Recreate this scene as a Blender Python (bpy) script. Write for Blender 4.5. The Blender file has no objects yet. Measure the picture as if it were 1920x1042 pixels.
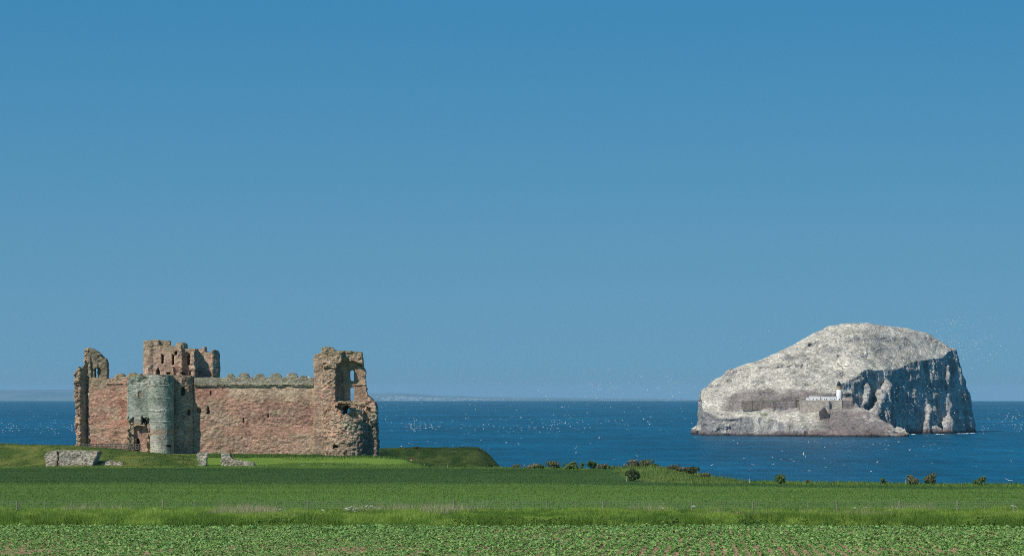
import bpy, math
import numpy as np
from mathutils import Vector

# ------------------------------------------------------------------ camera, sky, sun, exposure
S = bpy.context.scene
COL = S.collection
F = 4277.0            # focal length in photo pixels (photo 1920 wide)
EYE = 736.0           # photo row of the eye level
CZ = 40.0             # camera height above the sea
RE = 6.371e6

cam = bpy.data.objects.new('camera', bpy.data.cameras.new('camera'))
COL.objects.link(cam)
cam.location = (0, 0, CZ)
cam.rotation_euler = (math.radians(90), 0, 0)
cam.data.sensor_width = 36.0
cam.data.lens = 36.0 * F / 1920.0
cam.data.shift_y = (EYE - 521.0) / 1920.0
cam.data.clip_start = 1.0
cam.data.clip_end = 120000.0
S.camera = cam

SUN_AZ, SUN_EL = 46.0, 44.0     # degrees to the left of straight-behind, height
ta, te = math.radians(SUN_AZ), math.radians(SUN_EL)
TOSUN = Vector((-math.sin(ta) * math.cos(te), -math.cos(ta) * math.cos(te), math.sin(te)))
sun = bpy.data.objects.new('sun', bpy.data.lights.new('sun', 'SUN'))
COL.objects.link(sun)
sun.data.energy = 3.75
sun.data.angle = math.radians(0.53)
sun.data.color = (1.0, 0.95, 0.87)
sun.rotation_euler = TOSUN.to_track_quat('Z', 'Y').to_euler()

W = bpy.data.worlds.new('World')
S.world = W
W.use_nodes = True
wn = W.node_tree
bg = wn.nodes['Background']
sky = wn.nodes.new('ShaderNodeTexSky')
sky.sky_type = 'NISHITA'
sky.sun_disc = False
sky.sun_elevation = te
sky.sun_rotation = math.atan2(TOSUN.x, TOSUN.y)
sky.altitude = 40.0
sky.air_density = 0.5
sky.dust_density = 0.0
sky.ozone_density = 3.0
# the sky grade: flatter brightness towards the horizon and a deeper, less red blue
tc = wn.nodes.new('ShaderNodeTexCoord')
def wmath(op, a, b, c=None):
    n = wn.nodes.new('ShaderNodeMath'); n.operation = op
    for k, v in enumerate((a, b, c)):
        if v is None: continue
        if isinstance(v, (int, float)): n.inputs[k].default_value = v
        else: wn.links.new(v, n.inputs[k])
    return n.outputs[0]
sx = wn.nodes.new('ShaderNodeSeparateXYZ'); wn.links.new(tc.outputs['Generated'], sx.inputs[0])
zz = wmath('MINIMUM', wmath('MULTIPLY', wmath('MULTIPLY', sx.outputs[2], sx.outputs[2]), 3.9), wmath('MULTIPLY', wmath('ABSOLUTE', sx.outputs[2], None), 0.65))
mp = wn.nodes.new('ShaderNodeCombineXYZ')
wn.links.new(sx.outputs[0], mp.inputs[0]); wn.links.new(sx.outputs[1], mp.inputs[1]); wn.links.new(wmath('ADD', zz, 0.064), mp.inputs[2])
nm = wn.nodes.new('ShaderNodeVectorMath'); nm.operation = 'NORMALIZE'
mx_ = wn.nodes.new('ShaderNodeVectorMath'); mx_.operation = 'MAXIMUM'; mx_.inputs[1].default_value = (-2, -2, 0.03)
wn.links.new(mp.outputs[0], mx_.inputs[0]); wn.links.new(mx_.outputs[0], nm.inputs[0])
wn.links.new(nm.outputs[0], sky.inputs['Vector'])
sp = wn.nodes.new('ShaderNodeSeparateColor'); wn.links.new(sky.outputs[0], sp.inputs[0])
R_, G_ = sp.outputs[0], sp.outputs[1]
B_ = wmath('MAXIMUM', sp.outputs[2], 0.6)
R2 = wmath('MAXIMUM', wmath('ADD', wmath('MULTIPLY', R_, 1.42), wmath('MULTIPLY', B_, -0.316)), 0.1)
k_ = wmath('MULTIPLY', wmath('POWER', wmath('MAXIMUM', B_, 2.9), -0.85), 3.65)
cb = wn.nodes.new('ShaderNodeCombineColor')
wn.links.new(wmath('MULTIPLY', R2, k_), cb.inputs[0]); wn.links.new(wmath('MULTIPLY', G_, k_), cb.inputs[1]); wn.links.new(wmath('MULTIPLY', B_, k_), cb.inputs[2])
wn.links.new(cb.outputs[0], bg.inputs['Color'])
bg.inputs['Strength'].default_value = 0.10

S.view_settings.view_transform = 'Standard'
S.view_settings.look = 'None'
S.view_settings.exposure = 0.0
S.view_settings.gamma = 1.0
S.cycles.use_denoising = False
S.cycles.filter_width = 1.0
S.cycles.max_bounces = 6
S.cycles.volume_bounces = 0

rng = np.random.default_rng(7)

# ------------------------------------------------------------------ helpers: space
def PX(px, D): return (np.asarray(px, float) - 960.0) / F * D
def PZ(py, D): return CZ - (np.asarray(py, float) - EYE) / F * D
def lin(*c):  # sRGB 0-255 to linear
    c = np.array(c, float) / 255.0
    return np.where(c <= 0.04045, c / 12.92, ((c + 0.055) / 1.055) ** 2.4)
def sstep(a, b, x):
    t = np.clip((np.asarray(x, float) - a) / (b - a), 0, 1)
    return t * t * (3 - 2 * t)
def mixc(a, b, t):
    t = np.asarray(t)[..., None]
    return np.asarray(a) * (1 - t) + np.asarray(b) * t

# ------------------------------------------------------------------ helpers: noise
def _h(ix, iy, iz, seed):
    n = (ix.astype(np.uint32) * np.uint32(374761393) + iy.astype(np.uint32) * np.uint32(668265263)
         + iz.astype(np.uint32) * np.uint32(2147483647 - 12345) + np.uint32(seed * 1013904223 & 0xffffffff))
    n = (n ^ (n >> np.uint32(13))) * np.uint32(1274126177)
    n = n ^ (n >> np.uint32(16))
    n = (n * np.uint32(2246822519)) ^ (n >> np.uint32(11))
    return (n & np.uint32(0xffff)).astype(np.float32) / np.float32(32767.5) - np.float32(1)
def vn(x, y, z, seed=0):
    x, y, z = np.broadcast_arrays(np.asarray(x, np.float32), np.asarray(y, np.float32), np.asarray(z, np.float32))
    fx, fy, fz = np.floor(x), np.floor(y), np.floor(z)
    ix, iy, iz = fx.astype(np.int64), fy.astype(np.int64), fz.astype(np.int64)
    u, v, w = x - fx, y - fy, z - fz
    u = u * u * (3 - 2 * u); v = v * v * (3 - 2 * v); w = w * w * (3 - 2 * w)
    r = 0
    for a in (0, 1):
        for b in (0, 1):
            for c in (0, 1):
                r = r + _h(ix + a, iy + b, iz + c, seed) * (u if a else 1 - u) * (v if b else 1 - v) * (w if c else 1 - w)
    return r
def fbm(x, y, z, o=3, seed=0, g=0.5):
    r, a, t = 0, 1.0, 0.0
    x, y, z = (np.asarray(q, np.float32) for q in (x, y, z))
    for i in range(o):
        k = 2.03 ** i
        r = r + a * vn(x * k, y * k, z * k, seed + 17 * i)
        t += a; a *= g
    return r / t

# ------------------------------------------------------------------ helpers: meshes and objects
def mesh_np(name, V, Fc, tint=None, smooth=False, extra_mat=None):
    """V (n,3); Fc (m,k) array or list of such arrays."""
    V = np.asarray(V, np.float32)
    arrs = Fc if isinstance(Fc, list) else [Fc]
    arrs = [np.asarray(a, np.int32) for a in arrs if len(a)]
    me = bpy.data.meshes.new(name)
    me.vertices.add(len(V)); me.vertices.foreach_set('co', V.ravel())
    nl = sum(a.size for a in arrs); nf = sum(len(a) for a in arrs)
    me.loops.add(nl); me.polygons.add(nf)
    me.loops.foreach_set('vertex_index', np.concatenate([a.ravel() for a in arrs]))
    st, o = [], 0
    for a in arrs:
        st.append(o + np.arange(len(a), dtype=np.int32) * a.shape[1]); o += a.size
    me.polygons.foreach_set('loop_start', np.concatenate(st).astype(np.int32))
    me.polygons.foreach_set('use_smooth', np.full(nf, smooth, bool))
    if tint is not None:
        at = me.color_attributes.new('tint', 'FLOAT_COLOR', 'POINT')
        c = np.ones((len(V), 4), np.float32); c[:, :3] = tint
        at.data.foreach_set('color', c.ravel())
    me.update(calc_edges=True)
    me.validate()
    return me
def tag(o, label=None, cat=None, group=None, kind=None):
    if label: o['label'] = label
    if cat: o['category'] = cat
    if group: o['group'] = group
    if kind: o['kind'] = kind
    return o
def root(name, loc, label, cat, group=None, kind=None):
    o = bpy.data.objects.new(name, None); COL.objects.link(o)
    o.location = loc; o.empty_display_size = 1
    return tag(o, label, cat, group, kind)
def wloc(o):
    v = np.zeros(3)
    while o is not None:
        v += np.array(o.location); o = o.parent
    return v
def put(name, V, Fc, mat, parent=None, loc=None, tint=None, smooth=False):
    """one mesh object from world-space vertices"""
    base = wloc(parent) if parent is not None else np.zeros(3)
    l = np.array(loc, float) if loc is not None else base
    me = mesh_np(name, np.asarray(V, float) - l, Fc, tint, smooth)
    me.materials.append(mat)
    o = bpy.data.objects.new(name, me); COL.objects.link(o)
    o.parent = parent
    o.location = l - base
    return o
class MB:
    """collects solid pieces in world space"""
    def __init__(s): s.V, s.F, s.n = [], {}, 0
    def add(s, V, faces):
        for f in faces: s.F.setdefault(len(f), []).append([i + s.n for i in f])
        s.V += [tuple(map(float, v)) for v in V]; s.n = len(s.V); return s
    def box(s, x0, x1, y0, y1, z0, z1):
        V = [(x, y, z) for z in (z0, z1) for y in (y0, y1) for x in (x0, x1)]
        return s.add(V, [(0, 2, 3, 1), (4, 5, 7, 6), (0, 1, 5, 4), (2, 6, 7, 3), (0, 4, 6, 2), (1, 3, 7, 5)])
    def lathe(s, cx, cy, prof, n=16):
        V, Fc = [], []
        for r, z in prof:
            for k in range(n):
                t = 2 * math.pi * k / n
                V.append((cx + r * math.cos(t), cy + r * math.sin(t), z))
        for j in range(len(prof) - 1):
            for k in range(n):
                Fc.append((j * n + k, j * n + (k + 1) % n, (j + 1) * n + (k + 1) % n, (j + 1) * n + k))
        Fc.append(tuple(range(n - 1, -1, -1))); Fc.append(tuple(range((len(prof) - 1) * n, len(prof) * n)))
        return s.add(V, Fc)
    def tube(s, a, b, r0, r1=None, n=6):
        r1 = r0 if r1 is None else r1
        a, b = Vector(a), Vector(b); d = (b - a).normalized()
        u = d.orthogonal().normalized(); v = d.cross(u)
        V = [tuple(p + (u * math.cos(2 * math.pi * k / n) + v * math.sin(2 * math.pi * k / n)) * r)
             for p, r in ((a, r0), (b, r1)) for k in range(n)]
        Fc = [(k, (k + 1) % n, n + (k + 1) % n, n + k) for k in range(n)]
        Fc += [tuple(range(n - 1, -1, -1)), tuple(range(n, 2 * n))]
        return s.add(V, Fc)
    def put(s, name, mat, parent=None, loc=None, tint=None, smooth=False):
        return put(name, np.array(s.V), [np.array(f) for f in s.F.values()], mat, parent, loc, tint, smooth)

def nets(f, org, h):
    """surface nets: zero level of f (negative inside) on a regular grid -> verts, quads"""
    s = f < 0
    c = s[:-1, :-1, :-1].astype(np.int8)
    tot = np.zeros_like(c)
    off = [(a, b, d) for a in (0, 1) for b in (0, 1) for d in (0, 1)]
    n0, n1, n2 = f.shape
    for a, b, d in off:
        tot += s[a:n0 - 1 + a, b:n1 - 1 + b, d:n2 - 1 + d]
    act = (tot > 0) & (tot < 8)
    I = np.argwhere(act)
    idx = -np.ones(act.shape, np.int32); idx[act] = np.arange(len(I))
    acc = np.zeros((len(I), 3), np.float32); cnt = np.zeros(len(I), np.float32)
    val = {o: f[I[:, 0] + o[0], I[:, 1] + o[1], I[:, 2] + o[2]] for o in off}
    for o in off:
        for ax in range(3):
            if o[ax] == 0:
                p = list(o); p[ax] = 1; p = tuple(p)
                a, b = val[o], val[p]
                m = (a < 0) != (b < 0)
                t = np.where(m, a / np.where(m, a - b, 1), 0)
                q = np.tile(np.array(o, np.float32), (len(I), 1)); q[:, ax] += t
                acc += q * m[:, None]; cnt += m
    V = (I + acc / np.maximum(cnt, 1)[:, None]) * h + np.asarray(org)
    Q = []
    for ax in range(3):
        o1, o2 = [(1, 2), (2, 0), (0, 1)][ax]
        sl0 = [slice(None)] * 3; sl1 = [slice(None)] * 3
        sl0[ax] = slice(0, -1); sl1[ax] = slice(1, None)
        for a in (o1, o2):
            sl0[a] = slice(1, -1); sl1[a] = slice(1, -1)
        A, B = s[tuple(sl0)], s[tuple(sl1)]
        for inside, flip in ((A & ~B, False), (~A & B, True)):
            P = np.argwhere(inside)
            if not len(P): continue
            P[:, o1] += 1; P[:, o2] += 1
            def g(d1, d2):
                R = P.copy(); R[:, o1] -= d1; R[:, o2] -= d2
                return idx[R[:, 0], R[:, 1], R[:, 2]]
            q = np.stack([g(1, 1), g(0, 1), g(0, 0), g(1, 0)], 1)
            if flip: q = q[:, ::-1]
            Q.append(q)
    Q = np.concatenate(Q)
    return V, Q[(Q >= 0).all(1)]
def vnormals(V, Q):
    n = np.cross(V[Q[:, 2]] - V[Q[:, 0]], V[Q[:, 3]] - V[Q[:, 1]])
    N = np.zeros_like(V)
    for k in range(4): np.add.at(N, Q[:, k], n)
    return N / np.maximum(np.linalg.norm(N, axis=1), 1e-9)[:, None]
def poly2(x, z, pts):
    """signed distance to a polygon (negative inside)"""
    p = np.asarray(pts, float)
    d = np.full(np.broadcast(x, z).shape, 1e9); ins = np.zeros(d.shape, bool)
    for i in range(len(p)):
        a, b = p[i], p[(i + 1) % len(p)]
        e = b - a; L = max(e @ e, 1e-12)
        t = np.clip(((x - a[0]) * e[0] + (z - a[1]) * e[1]) / L, 0, 1)
        d = np.minimum(d, (x - a[0] - t * e[0]) ** 2 + (z - a[1] - t * e[1]) ** 2)
        c = (a[1] > z) != (b[1] > z)
        with np.errstate(divide='ignore', invalid='ignore'):
            xi = a[0] + (z - a[1]) * e[0] / (e[1] if e[1] else 1e-12)
        ins ^= c & (x < xi)
    d = np.sqrt(d)
    return np.where(ins, -d, d)

# ------------------------------------------------------------------ helpers: materials
def new_mat(name):
    m = bpy.data.materials.new(name); m.use_nodes = True
    nt = m.node_tree; b = nt.nodes['Principled BSDF']
    b.inputs['Roughness'].default_value = 0.9
    b.inputs['Specular IOR Level'].default_value = 0.2
    return m, nt, b
def mapped(nt, scale):
    g = nt.nodes.new('ShaderNodeNewGeometry')
    v = nt.nodes.new('ShaderNodeVectorMath'); v.operation = 'MULTIPLY'
    v.inputs[1].default_value = scale
    nt.links.new(g.outputs['Position'], v.inputs[0])
    return v.outputs[0]
def ramp(nt, fac, stops):
    r = nt.nodes.new('ShaderNodeValToRGB')
    e = r.color_ramp.elements
    while len(e) < len(stops): e.new(0.5)
    for el, (p, c) in zip(e, stops):
        el.position = p
        el.color = (c, c, c, 1) if np.isscalar(c) else (*c, 1)
    nt.links.new(fac, r.inputs[0])
    return r.outputs[0]
def mul(nt, a, b, typ='MULTIPLY', fac=1.0):
    m = nt.nodes.new('ShaderNodeMix'); m.data_type = 'RGBA'; m.blend_type = typ
    m.inputs[0].default_value = fac
    nt.links.new(a, m.inputs[6]); nt.links.new(b, m.inputs[7])
    return m.outputs[2]
def noise(nt, vec, scale=1.0, detail=3.0, rough=0.6):
    n = nt.nodes.new('ShaderNodeTexNoise')
    n.inputs['Scale'].default_value = scale; n.inputs['Detail'].default_value = detail
    n.inputs['Roughness'].default_value = rough
    nt.links.new(vec, n.inputs['Vector'])
    return n.outputs['Fac']
def voro(nt, vec, scale=1.0):
    n = nt.nodes.new('ShaderNodeTexVoronoi'); n.inputs['Scale'].default_value = scale
    nt.links.new(vec, n.inputs['Vector'])
    s = nt.nodes.new('ShaderNodeSeparateColor'); nt.links.new(n.outputs['Color'], s.inputs[0])
    return s.outputs[0], n.outputs['Distance']
def bump(nt, b, hgt, strength, dist):
    k = nt.nodes.new('ShaderNodeBump')
    k.inputs['Strength'].default_value = strength; k.inputs['Distance'].default_value = dist
    nt.links.new(hgt, k.inputs['Height']); nt.links.new(k.outputs[0], b.inputs['Normal'])
def tint_out(nt):
    a = nt.nodes.new('ShaderNodeAttribute'); a.attribute_name = 'tint'
    return a.outputs['Color']
def stone_mat(name, cell, lo=0.55, hi=1.4, bstr=0.6, bdist=0.15, n2=0.35, courses=False):
    m, nt, b = new_mat(name)
    v = mapped(nt, cell)
    r, d = voro(nt, v)
    c = mul(nt, tint_out(nt), ramp(nt, r, [(0.0, lo), (0.5, 1.0), (1.0, hi)]))
    n = noise(nt, mapped(nt, (n2,) * 3), 1.0, 5.0, 0.65)
    c = mul(nt, c, ramp(nt, n, [(0.3, 0.62), (0.5, 1.0), (0.7, 1.28)]))
    if courses:
        cn = noise(nt, mapped(nt, (0.5, 0.5, 3.6)), 1.0, 3.0, 0.7)
        c = mul(nt, c, ramp(nt, cn, [(0.30, 0.74), (0.5, 1.0), (0.70, 1.22)]))
        gr = noise(nt, mapped(nt, (3.5, 3.5, 3.5)), 1.0, 2.0, 0.7)
        c = mul(nt, c, ramp(nt, gr, [(0.30, 0.62), (0.45, 1.0), (0.70, 1.15)]))
    nt.links.new(c, b.inputs['Base Color'])
    bump(nt, b, mul(nt, r, ramp(nt, d, [(0.0, 1.0), (0.7, 0.2)])), bstr, bdist)
    b.inputs['Specular IOR Level'].default_value = 0.1
    return m
def plain_mat(name, col, rough=0.8, var=0.2, scale=2.0, spec=0.2):
    m, nt, b = new_mat(name)
    n = noise(nt, mapped(nt, (scale,) * 3), 1.0, 4.0)
    r = ramp(nt, n, [(0.3, tuple(np.array(col) * (1 - var))), (0.7, tuple(np.minimum(np.array(col) * (1 + var), 1)))])
    nt.links.new(r, b.inputs['Base Color'])
    b.inputs['Roughness'].default_value = rough; b.inputs['Specular IOR Level'].default_value = spec
    return m
def leaf_mat(name, trans=0.25):
    m, nt, b = new_mat(name)
    c = tint_out(nt)
    nt.links.new(c, b.inputs['Base Color'])
    b.inputs['Roughness'].default_value = 0.6
    t = nt.nodes.new('ShaderNodeBsdfTranslucent'); nt.links.new(c, t.inputs['Color'])
    mx = nt.nodes.new('ShaderNodeMixShader'); mx.inputs[0].default_value = trans
    nt.links.new(b.outputs[0], mx.inputs[1]); nt.links.new(t.outputs[0], mx.inputs[2])
    nt.links.new(mx.outputs[0], nt.nodes['Material Output'].inputs['Surface'])
    return m

M_CASTLE = stone_mat('castle_sandstone', (2.6, 2.6, 4.2), 0.70, 1.26, 0.7, 0.08, courses=True)
M_RUIN = stone_mat('grey_rubble_stone', (2.6, 2.6, 4.2), 0.55, 1.4, 0.8, 0.12)
M_ROCK = stone_mat('island_rock', (0.7, 0.7, 0.7), 0.62, 1.25, 0.6, 0.9, 0.06)
M_FORT = stone_mat('fort_masonry', (0.5, 0.5, 0.8), 0.8, 1.15, 0.3, 0.2)
M_WHITE = plain_mat('white_limewash', (0.88, 0.87, 0.84), 0.7, 0.06, 0.6)
M_BUFF = plain_mat('buff_paint', (0.55, 0.40, 0.22), 0.7, 0.08, 0.6)
M_DARK = plain_mat('dark_slate_paint', (0.035, 0.045, 0.055), 0.5, 0.2, 1.0)
M_GLASS = plain_mat('window_glass', (0.03, 0.035, 0.04), 0.15, 0.1, 1.0, 0.5)
M_TIMBER = plain_mat('grey_timber', (0.16, 0.14, 0.12), 0.8, 0.3, 4.0)
M_POST = plain_mat('weathered_post', (0.30, 0.25, 0.18), 0.85, 0.35, 6.0)
M_PALE = plain_mat('pale_stake', (0.55, 0.52, 0.45), 0.8, 0.1, 4.0)
M_WIRE = plain_mat('galvanised_wire', (0.25, 0.25, 0.25), 0.5, 0.1, 4.0)
M_LEAF = leaf_mat('foliage_leaf', 0.25)
M_CROP = leaf_mat('crop_leaf', 0.2)
M_STEM = plain_mat('woody_stem', (0.10, 0.07, 0.045), 0.9, 0.3, 8.0)

# ------------------------------------------------------------------ sea
def sea_drop(x, y): return -(x * x + y * y) / (2 * RE)
def build_sea():
    n = 240
    R = np.concatenate([[60.0], np.geomspace(120, 26000, 130)])
    t = np.linspace(0, 2 * math.pi, n, endpoint=False)
    x = R[:, None] * np.cos(t); y = R[:, None] * np.sin(t)
    V = np.stack([x, y, sea_drop(x, y)], -1).reshape(-1, 3)
    i = np.arange(len(R) - 1)[:, None] * n; k = np.arange(n)[None]; k2 = (k + 1) % n
    Q = np.stack([i + k, i + n + k, i + n + k2, i + k2], -1).reshape(-1, 4)
    m, nt, b = new_mat('sea_water')
    p = noise(nt, mapped(nt, (0.004, 0.0022, 0.0)), 1.0, 4.0, 0.6)
    p2 = noise(nt, mapped(nt, (0.05, 0.012, 0.0)), 1.0, 4.0, 0.7)
    base = ramp(nt, p, [(0.30, (0.0, 0.062, 0.116)), (0.5, (0.0, 0.085, 0.160)), (0.70, (0.001, 0.122, 0.228))])
    p3 = noise(nt, mapped(nt, (0.0022, 0.020, 0.0)), 1.0, 3.0, 0.55)
    base = mul(nt, base, ramp(nt, p3, [(0.35, 0.86), (0.52, 1.0), (0.62, 1.12), (0.72, 1.5)]))
    var = ramp(nt, p2, [(0.3, 0.72), (0.5, 1.0), (0.7, 1.35)])
    nt.links.new(mul(nt, base, var), b.inputs['Base Color'])
    b.inputs['Roughness'].default_value = 0.35
    b.inputs['Specular IOR Level'].default_value = 0.035
    w = noise(nt, mapped(nt, (0.22, 0.16, 0.0)), 1.0, 5.0, 0.65)
    bump(nt, b, w, 0.6, 2.2)
    o = put('sea', V, Q, m, smooth=True)
    tag(o, 'deep blue sea stretching to the horizon behind the castle', 'sea', kind='structure')
build_sea()

# ------------------------------------------------------------------ land
_yk = [-120, 0, 60, 128, 174, 200, 213, 300, 430, 490, 560, 640]
_zk = [38.5, 38.3, 34.0, 30.95, 29.75, 29.25, 29.0, 27.85, 25.75, 26.7, 26.3, 26.0]
_ex = [-260, -95, -88, -40, -30, -9, -6, -3, 0, 1.5, 3.0, 13.7, 22, 28, 31, 34, 50, 70, 200, 260]
_ey = [528, 528, 552, 552, 574, 574, 574, 570, 552, 510, 446, 426, 404, 374, 347, 324, 313, 306, 292, 290]
def edge_of(x): return np.interp(x, _ex, _ey)
def land(x, y):
    x = np.asarray(x, float); y = np.asarray(y, float)
    z = np.interp(y, _yk, _zk)
    px = 960 + F * x / np.maximum(y, 60)
    # rampart mound on the left
    crest = np.interp(px, [-600, 0, 60, 120, 200, 262, 300, 345, 372], [29.5, 29.75, 29.4, 29.25, 28.75, 28.0, 27.7, 26.9, 25.9])
    prof = sstep(437, 462, y) * (1 - 0.55 * sstep(464, 482, y))
    zb = np.interp(y, [430, 480], [25.75, 26.6])
    on = sstep(378, 362, px)
    z = np.where((y > 425) & (px < 385), z + (np.maximum(crest - zb, 0)) * prof * on, z)
    # ground level right under the castle walls
    cas = sstep(478, 487, y) * (1 - sstep(505, 520, y)) * sstep(-105, -96, x) * sstep(-22, -28, x)
    zc = np.interp(px, [140, 245, 290, 400, 600, 640, 710], [28.3, 27.6, 27.0, 27.0, 26.8, 26.0, 25.8])
    z = z * (1 - cas) + zc * cas
    # valley between the near bank and the headland
    d0_ = np.interp(px, [690, 755, 800], [474, 468, 434])
    dip = sstep(0, 26, y - d0_) * (1 - sstep(527, 558, y)) * sstep(-31, -27, x) 
    z = z - dip * 4.4
    z = z - sstep(482, 500, y) * np.clip(x + 8.5, 0, 14) * 0.60 * (1 + 0.25 * fbm(x * 0.3, y * 0.1, 6, 2, 13)) - sstep(482, 500, y) * 0.035 * np.clip(x + 8.5, 0, 14) ** 2 * (x < 6)
    near = np.exp(-((px - 700) / 70.0) ** 2) * np.exp(-((y - 466) / 9.0) ** 2)
    z = z + 0.5 * near
    # small knoll beside the cliff edge
    kn = np.exp(-((x - 21.5) / 8.0) ** 2) * np.exp(-((y - 368) / 24.0) ** 2)
    z = z + 1.25 * kn
    z = z + 0.10 * fbm(x * 0.12, y * 0.05, 0.0, 3, 5) + np.where(y > 432, 0.12 * fbm(x * 0.6, y * 0.35, 1.0, 3, 9), 0)
    cd = y - edge_of(x) + 2.5 * fbm(x * 0.15, y * 0.1, 3.0, 2, 11)
    z = z - np.clip(z + 3, 0, None) * sstep(0, 16, cd)
    return z
def knoll_zone(x, y):
    px = 960 + F * x / np.maximum(y, 60)
    w = fbm(np.asarray(x) * 0.2, np.asarray(y) * 0.06, 8, 2, 29)
    return sstep(1140, 1165, px + 16 * w) * sstep(1400, 1370, px) * sstep(-3, 3, y - np.interp(px, [1140, 1165, 1210, 1350], [372, 345, 316, 309]) + 5 * w) * (y < 400)
def land_col(x, y):
    """land cover colours: soil, wheat, rough verge, mown lawn, bank grass, with headland shade darkened in"""
    x = np.asarray(x, float); y = np.asarray(y, float)
    px = 960 + F * x / np.maximum(y, 60)
    n1 = fbm(x * 0.25, y * 0.12, 0.0, 3, 21); n2 = fbm(x * 1.3, y * 0.5, 0.0, 2, 23)
    soil = np.array([0.45, 0.265, 0.165])
    verge = mixc((0.10, 0.17, 0.028), (0.16, 0.24, 0.045), 0.5 + 0.5 * n1)
    wl = mixc((0.056, 0.118, 0.026), (0.082, 0.155, 0.034), 0.5 + 0.5 * n2)
    wd = mixc((0.031, 0.076, 0.024), (0.046, 0.098, 0.028), 0.5 + 0.5 * n1)
    st = 1 + 0.16 * fbm(x * 0.03, y * 0.22, 9, 3, 27)[..., None] + 0.10 * fbm(x * 0.012, y * 0.012, 4, 2, 28)[..., None]
    wl = wl * st; wd = wd * st
    lawn = mixc((0.085, 0.165, 0.028), (0.125, 0.21, 0.040), 0.5 + 0.5 * n1)
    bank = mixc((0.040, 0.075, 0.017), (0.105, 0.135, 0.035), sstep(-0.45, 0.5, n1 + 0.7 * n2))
    rough = mixc((0.050, 0.105, 0.022), (0.085, 0.155, 0.030), 0.5 + 0.5 * n1 + 0.3 * n2)
    c = np.broadcast_to(soil, x.shape + (3,)).copy()
    c = mixc(c, verge, sstep(173.5, 175.5, y + 0.4 * n1))
    c = mixc(c, wl, sstep(212, 214, y))
    yb = np.interp(px, [0, 640, 1280, 1920], [312, 306, 296, 288]) + 9.0 * fbm(x * 0.02, y * 0.01, 3, 2, 25)
    c = mixc(c, wd, sstep(-1, 1, (y - yb + 4 * n1) / np.interp(px, [0, 900, 1400], [16, 12, 3])))
    c = mixc(c, rough, sstep(-2.0, 1.0, y - np.minimum(432, edge_of(x) - 17) + 0.8 * n2))
    c = mixc(c, mixc((0.050, 0.100, 0.022), (0.100, 0.150, 0.040), 0.5 + 0.6 * n1 + 0.35 * n2), knoll_zone(x, y))
    lo = np.interp(px, [365, 480, 540, 600, 640, 700, 780], [445, 446, 451, 456, 452, 448, 450])
    hi = np.interp(px, [365, 560, 620, 640, 780], [476, 474, 472, 467, 461])
    lw = sstep(-1.5, 1.5, y - lo + 2.5 * n1 + 1.5 * n2) * sstep(362, 376, px + 4 * n2) * sstep(1.5, -1.5, y - hi + 2.5 * n1 + 1.5 * n2) * (1 - sstep(745, 775, px + 12 * n1))
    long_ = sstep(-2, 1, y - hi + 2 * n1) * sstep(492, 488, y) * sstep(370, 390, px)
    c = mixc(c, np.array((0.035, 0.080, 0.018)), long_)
    c = mixc(c, lawn, lw)
    c = mixc(c, bank, sstep(433, 437, y) * sstep(378, 360, px))
    c = mixc(c, bank * np.array((0.45, 0.55, 0.6)), sstep(495, 520, y))  # headland grass darkened to stand in for the shade lying on it
    return np.where((y < 174.5)[..., None], c, c * np.array((1.74, 1.48, 1.36)))
def build_land():
    xs = np.arange(-240, 240.1, 1.25); ys = np.concatenate([np.arange(-110, 110, 5.0), np.arange(110, 640, 1.0)])
    X, Y = np.meshgrid(xs, ys, indexing='ij')
    Z = land(X, Y)
    V = np.stack([X, Y, Z], -1).reshape(-1, 3)
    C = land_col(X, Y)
    cl = sstep(3, 10, Y - edge_of(X))
    C = mixc(C, (0.16, 0.10, 0.07), cl).reshape(-1, 3)
    a, b = len(xs), len(ys)
    i = (np.arange(a - 1)[:, None] * b + np.arange(b - 1)[None]).ravel()
    Q = np.stack([i, i + b, i + b + 1, i + 1], -1)
    m, nt, bs = new_mat('ground_cover')
    n = noise(nt, mapped(nt, (3.0, 1.2, 3.0)), 1.0, 5.0, 0.7)
    c = mul(nt, tint_out(nt), ramp(nt, n, [(0.25, 0.6), (0.5, 1.0), (0.75, 1.4)]))
    nt.links.new(c, bs.inputs['Base Color'])
    bump(nt, bs, n, 0.7, 0.25)
    bs.inputs['Specular IOR Level'].default_value = 0.05
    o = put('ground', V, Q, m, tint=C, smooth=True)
    tag(o, 'farmland of crop rows, rough verge and green field below the castle', 'ground', kind='structure')
build_land()

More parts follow.
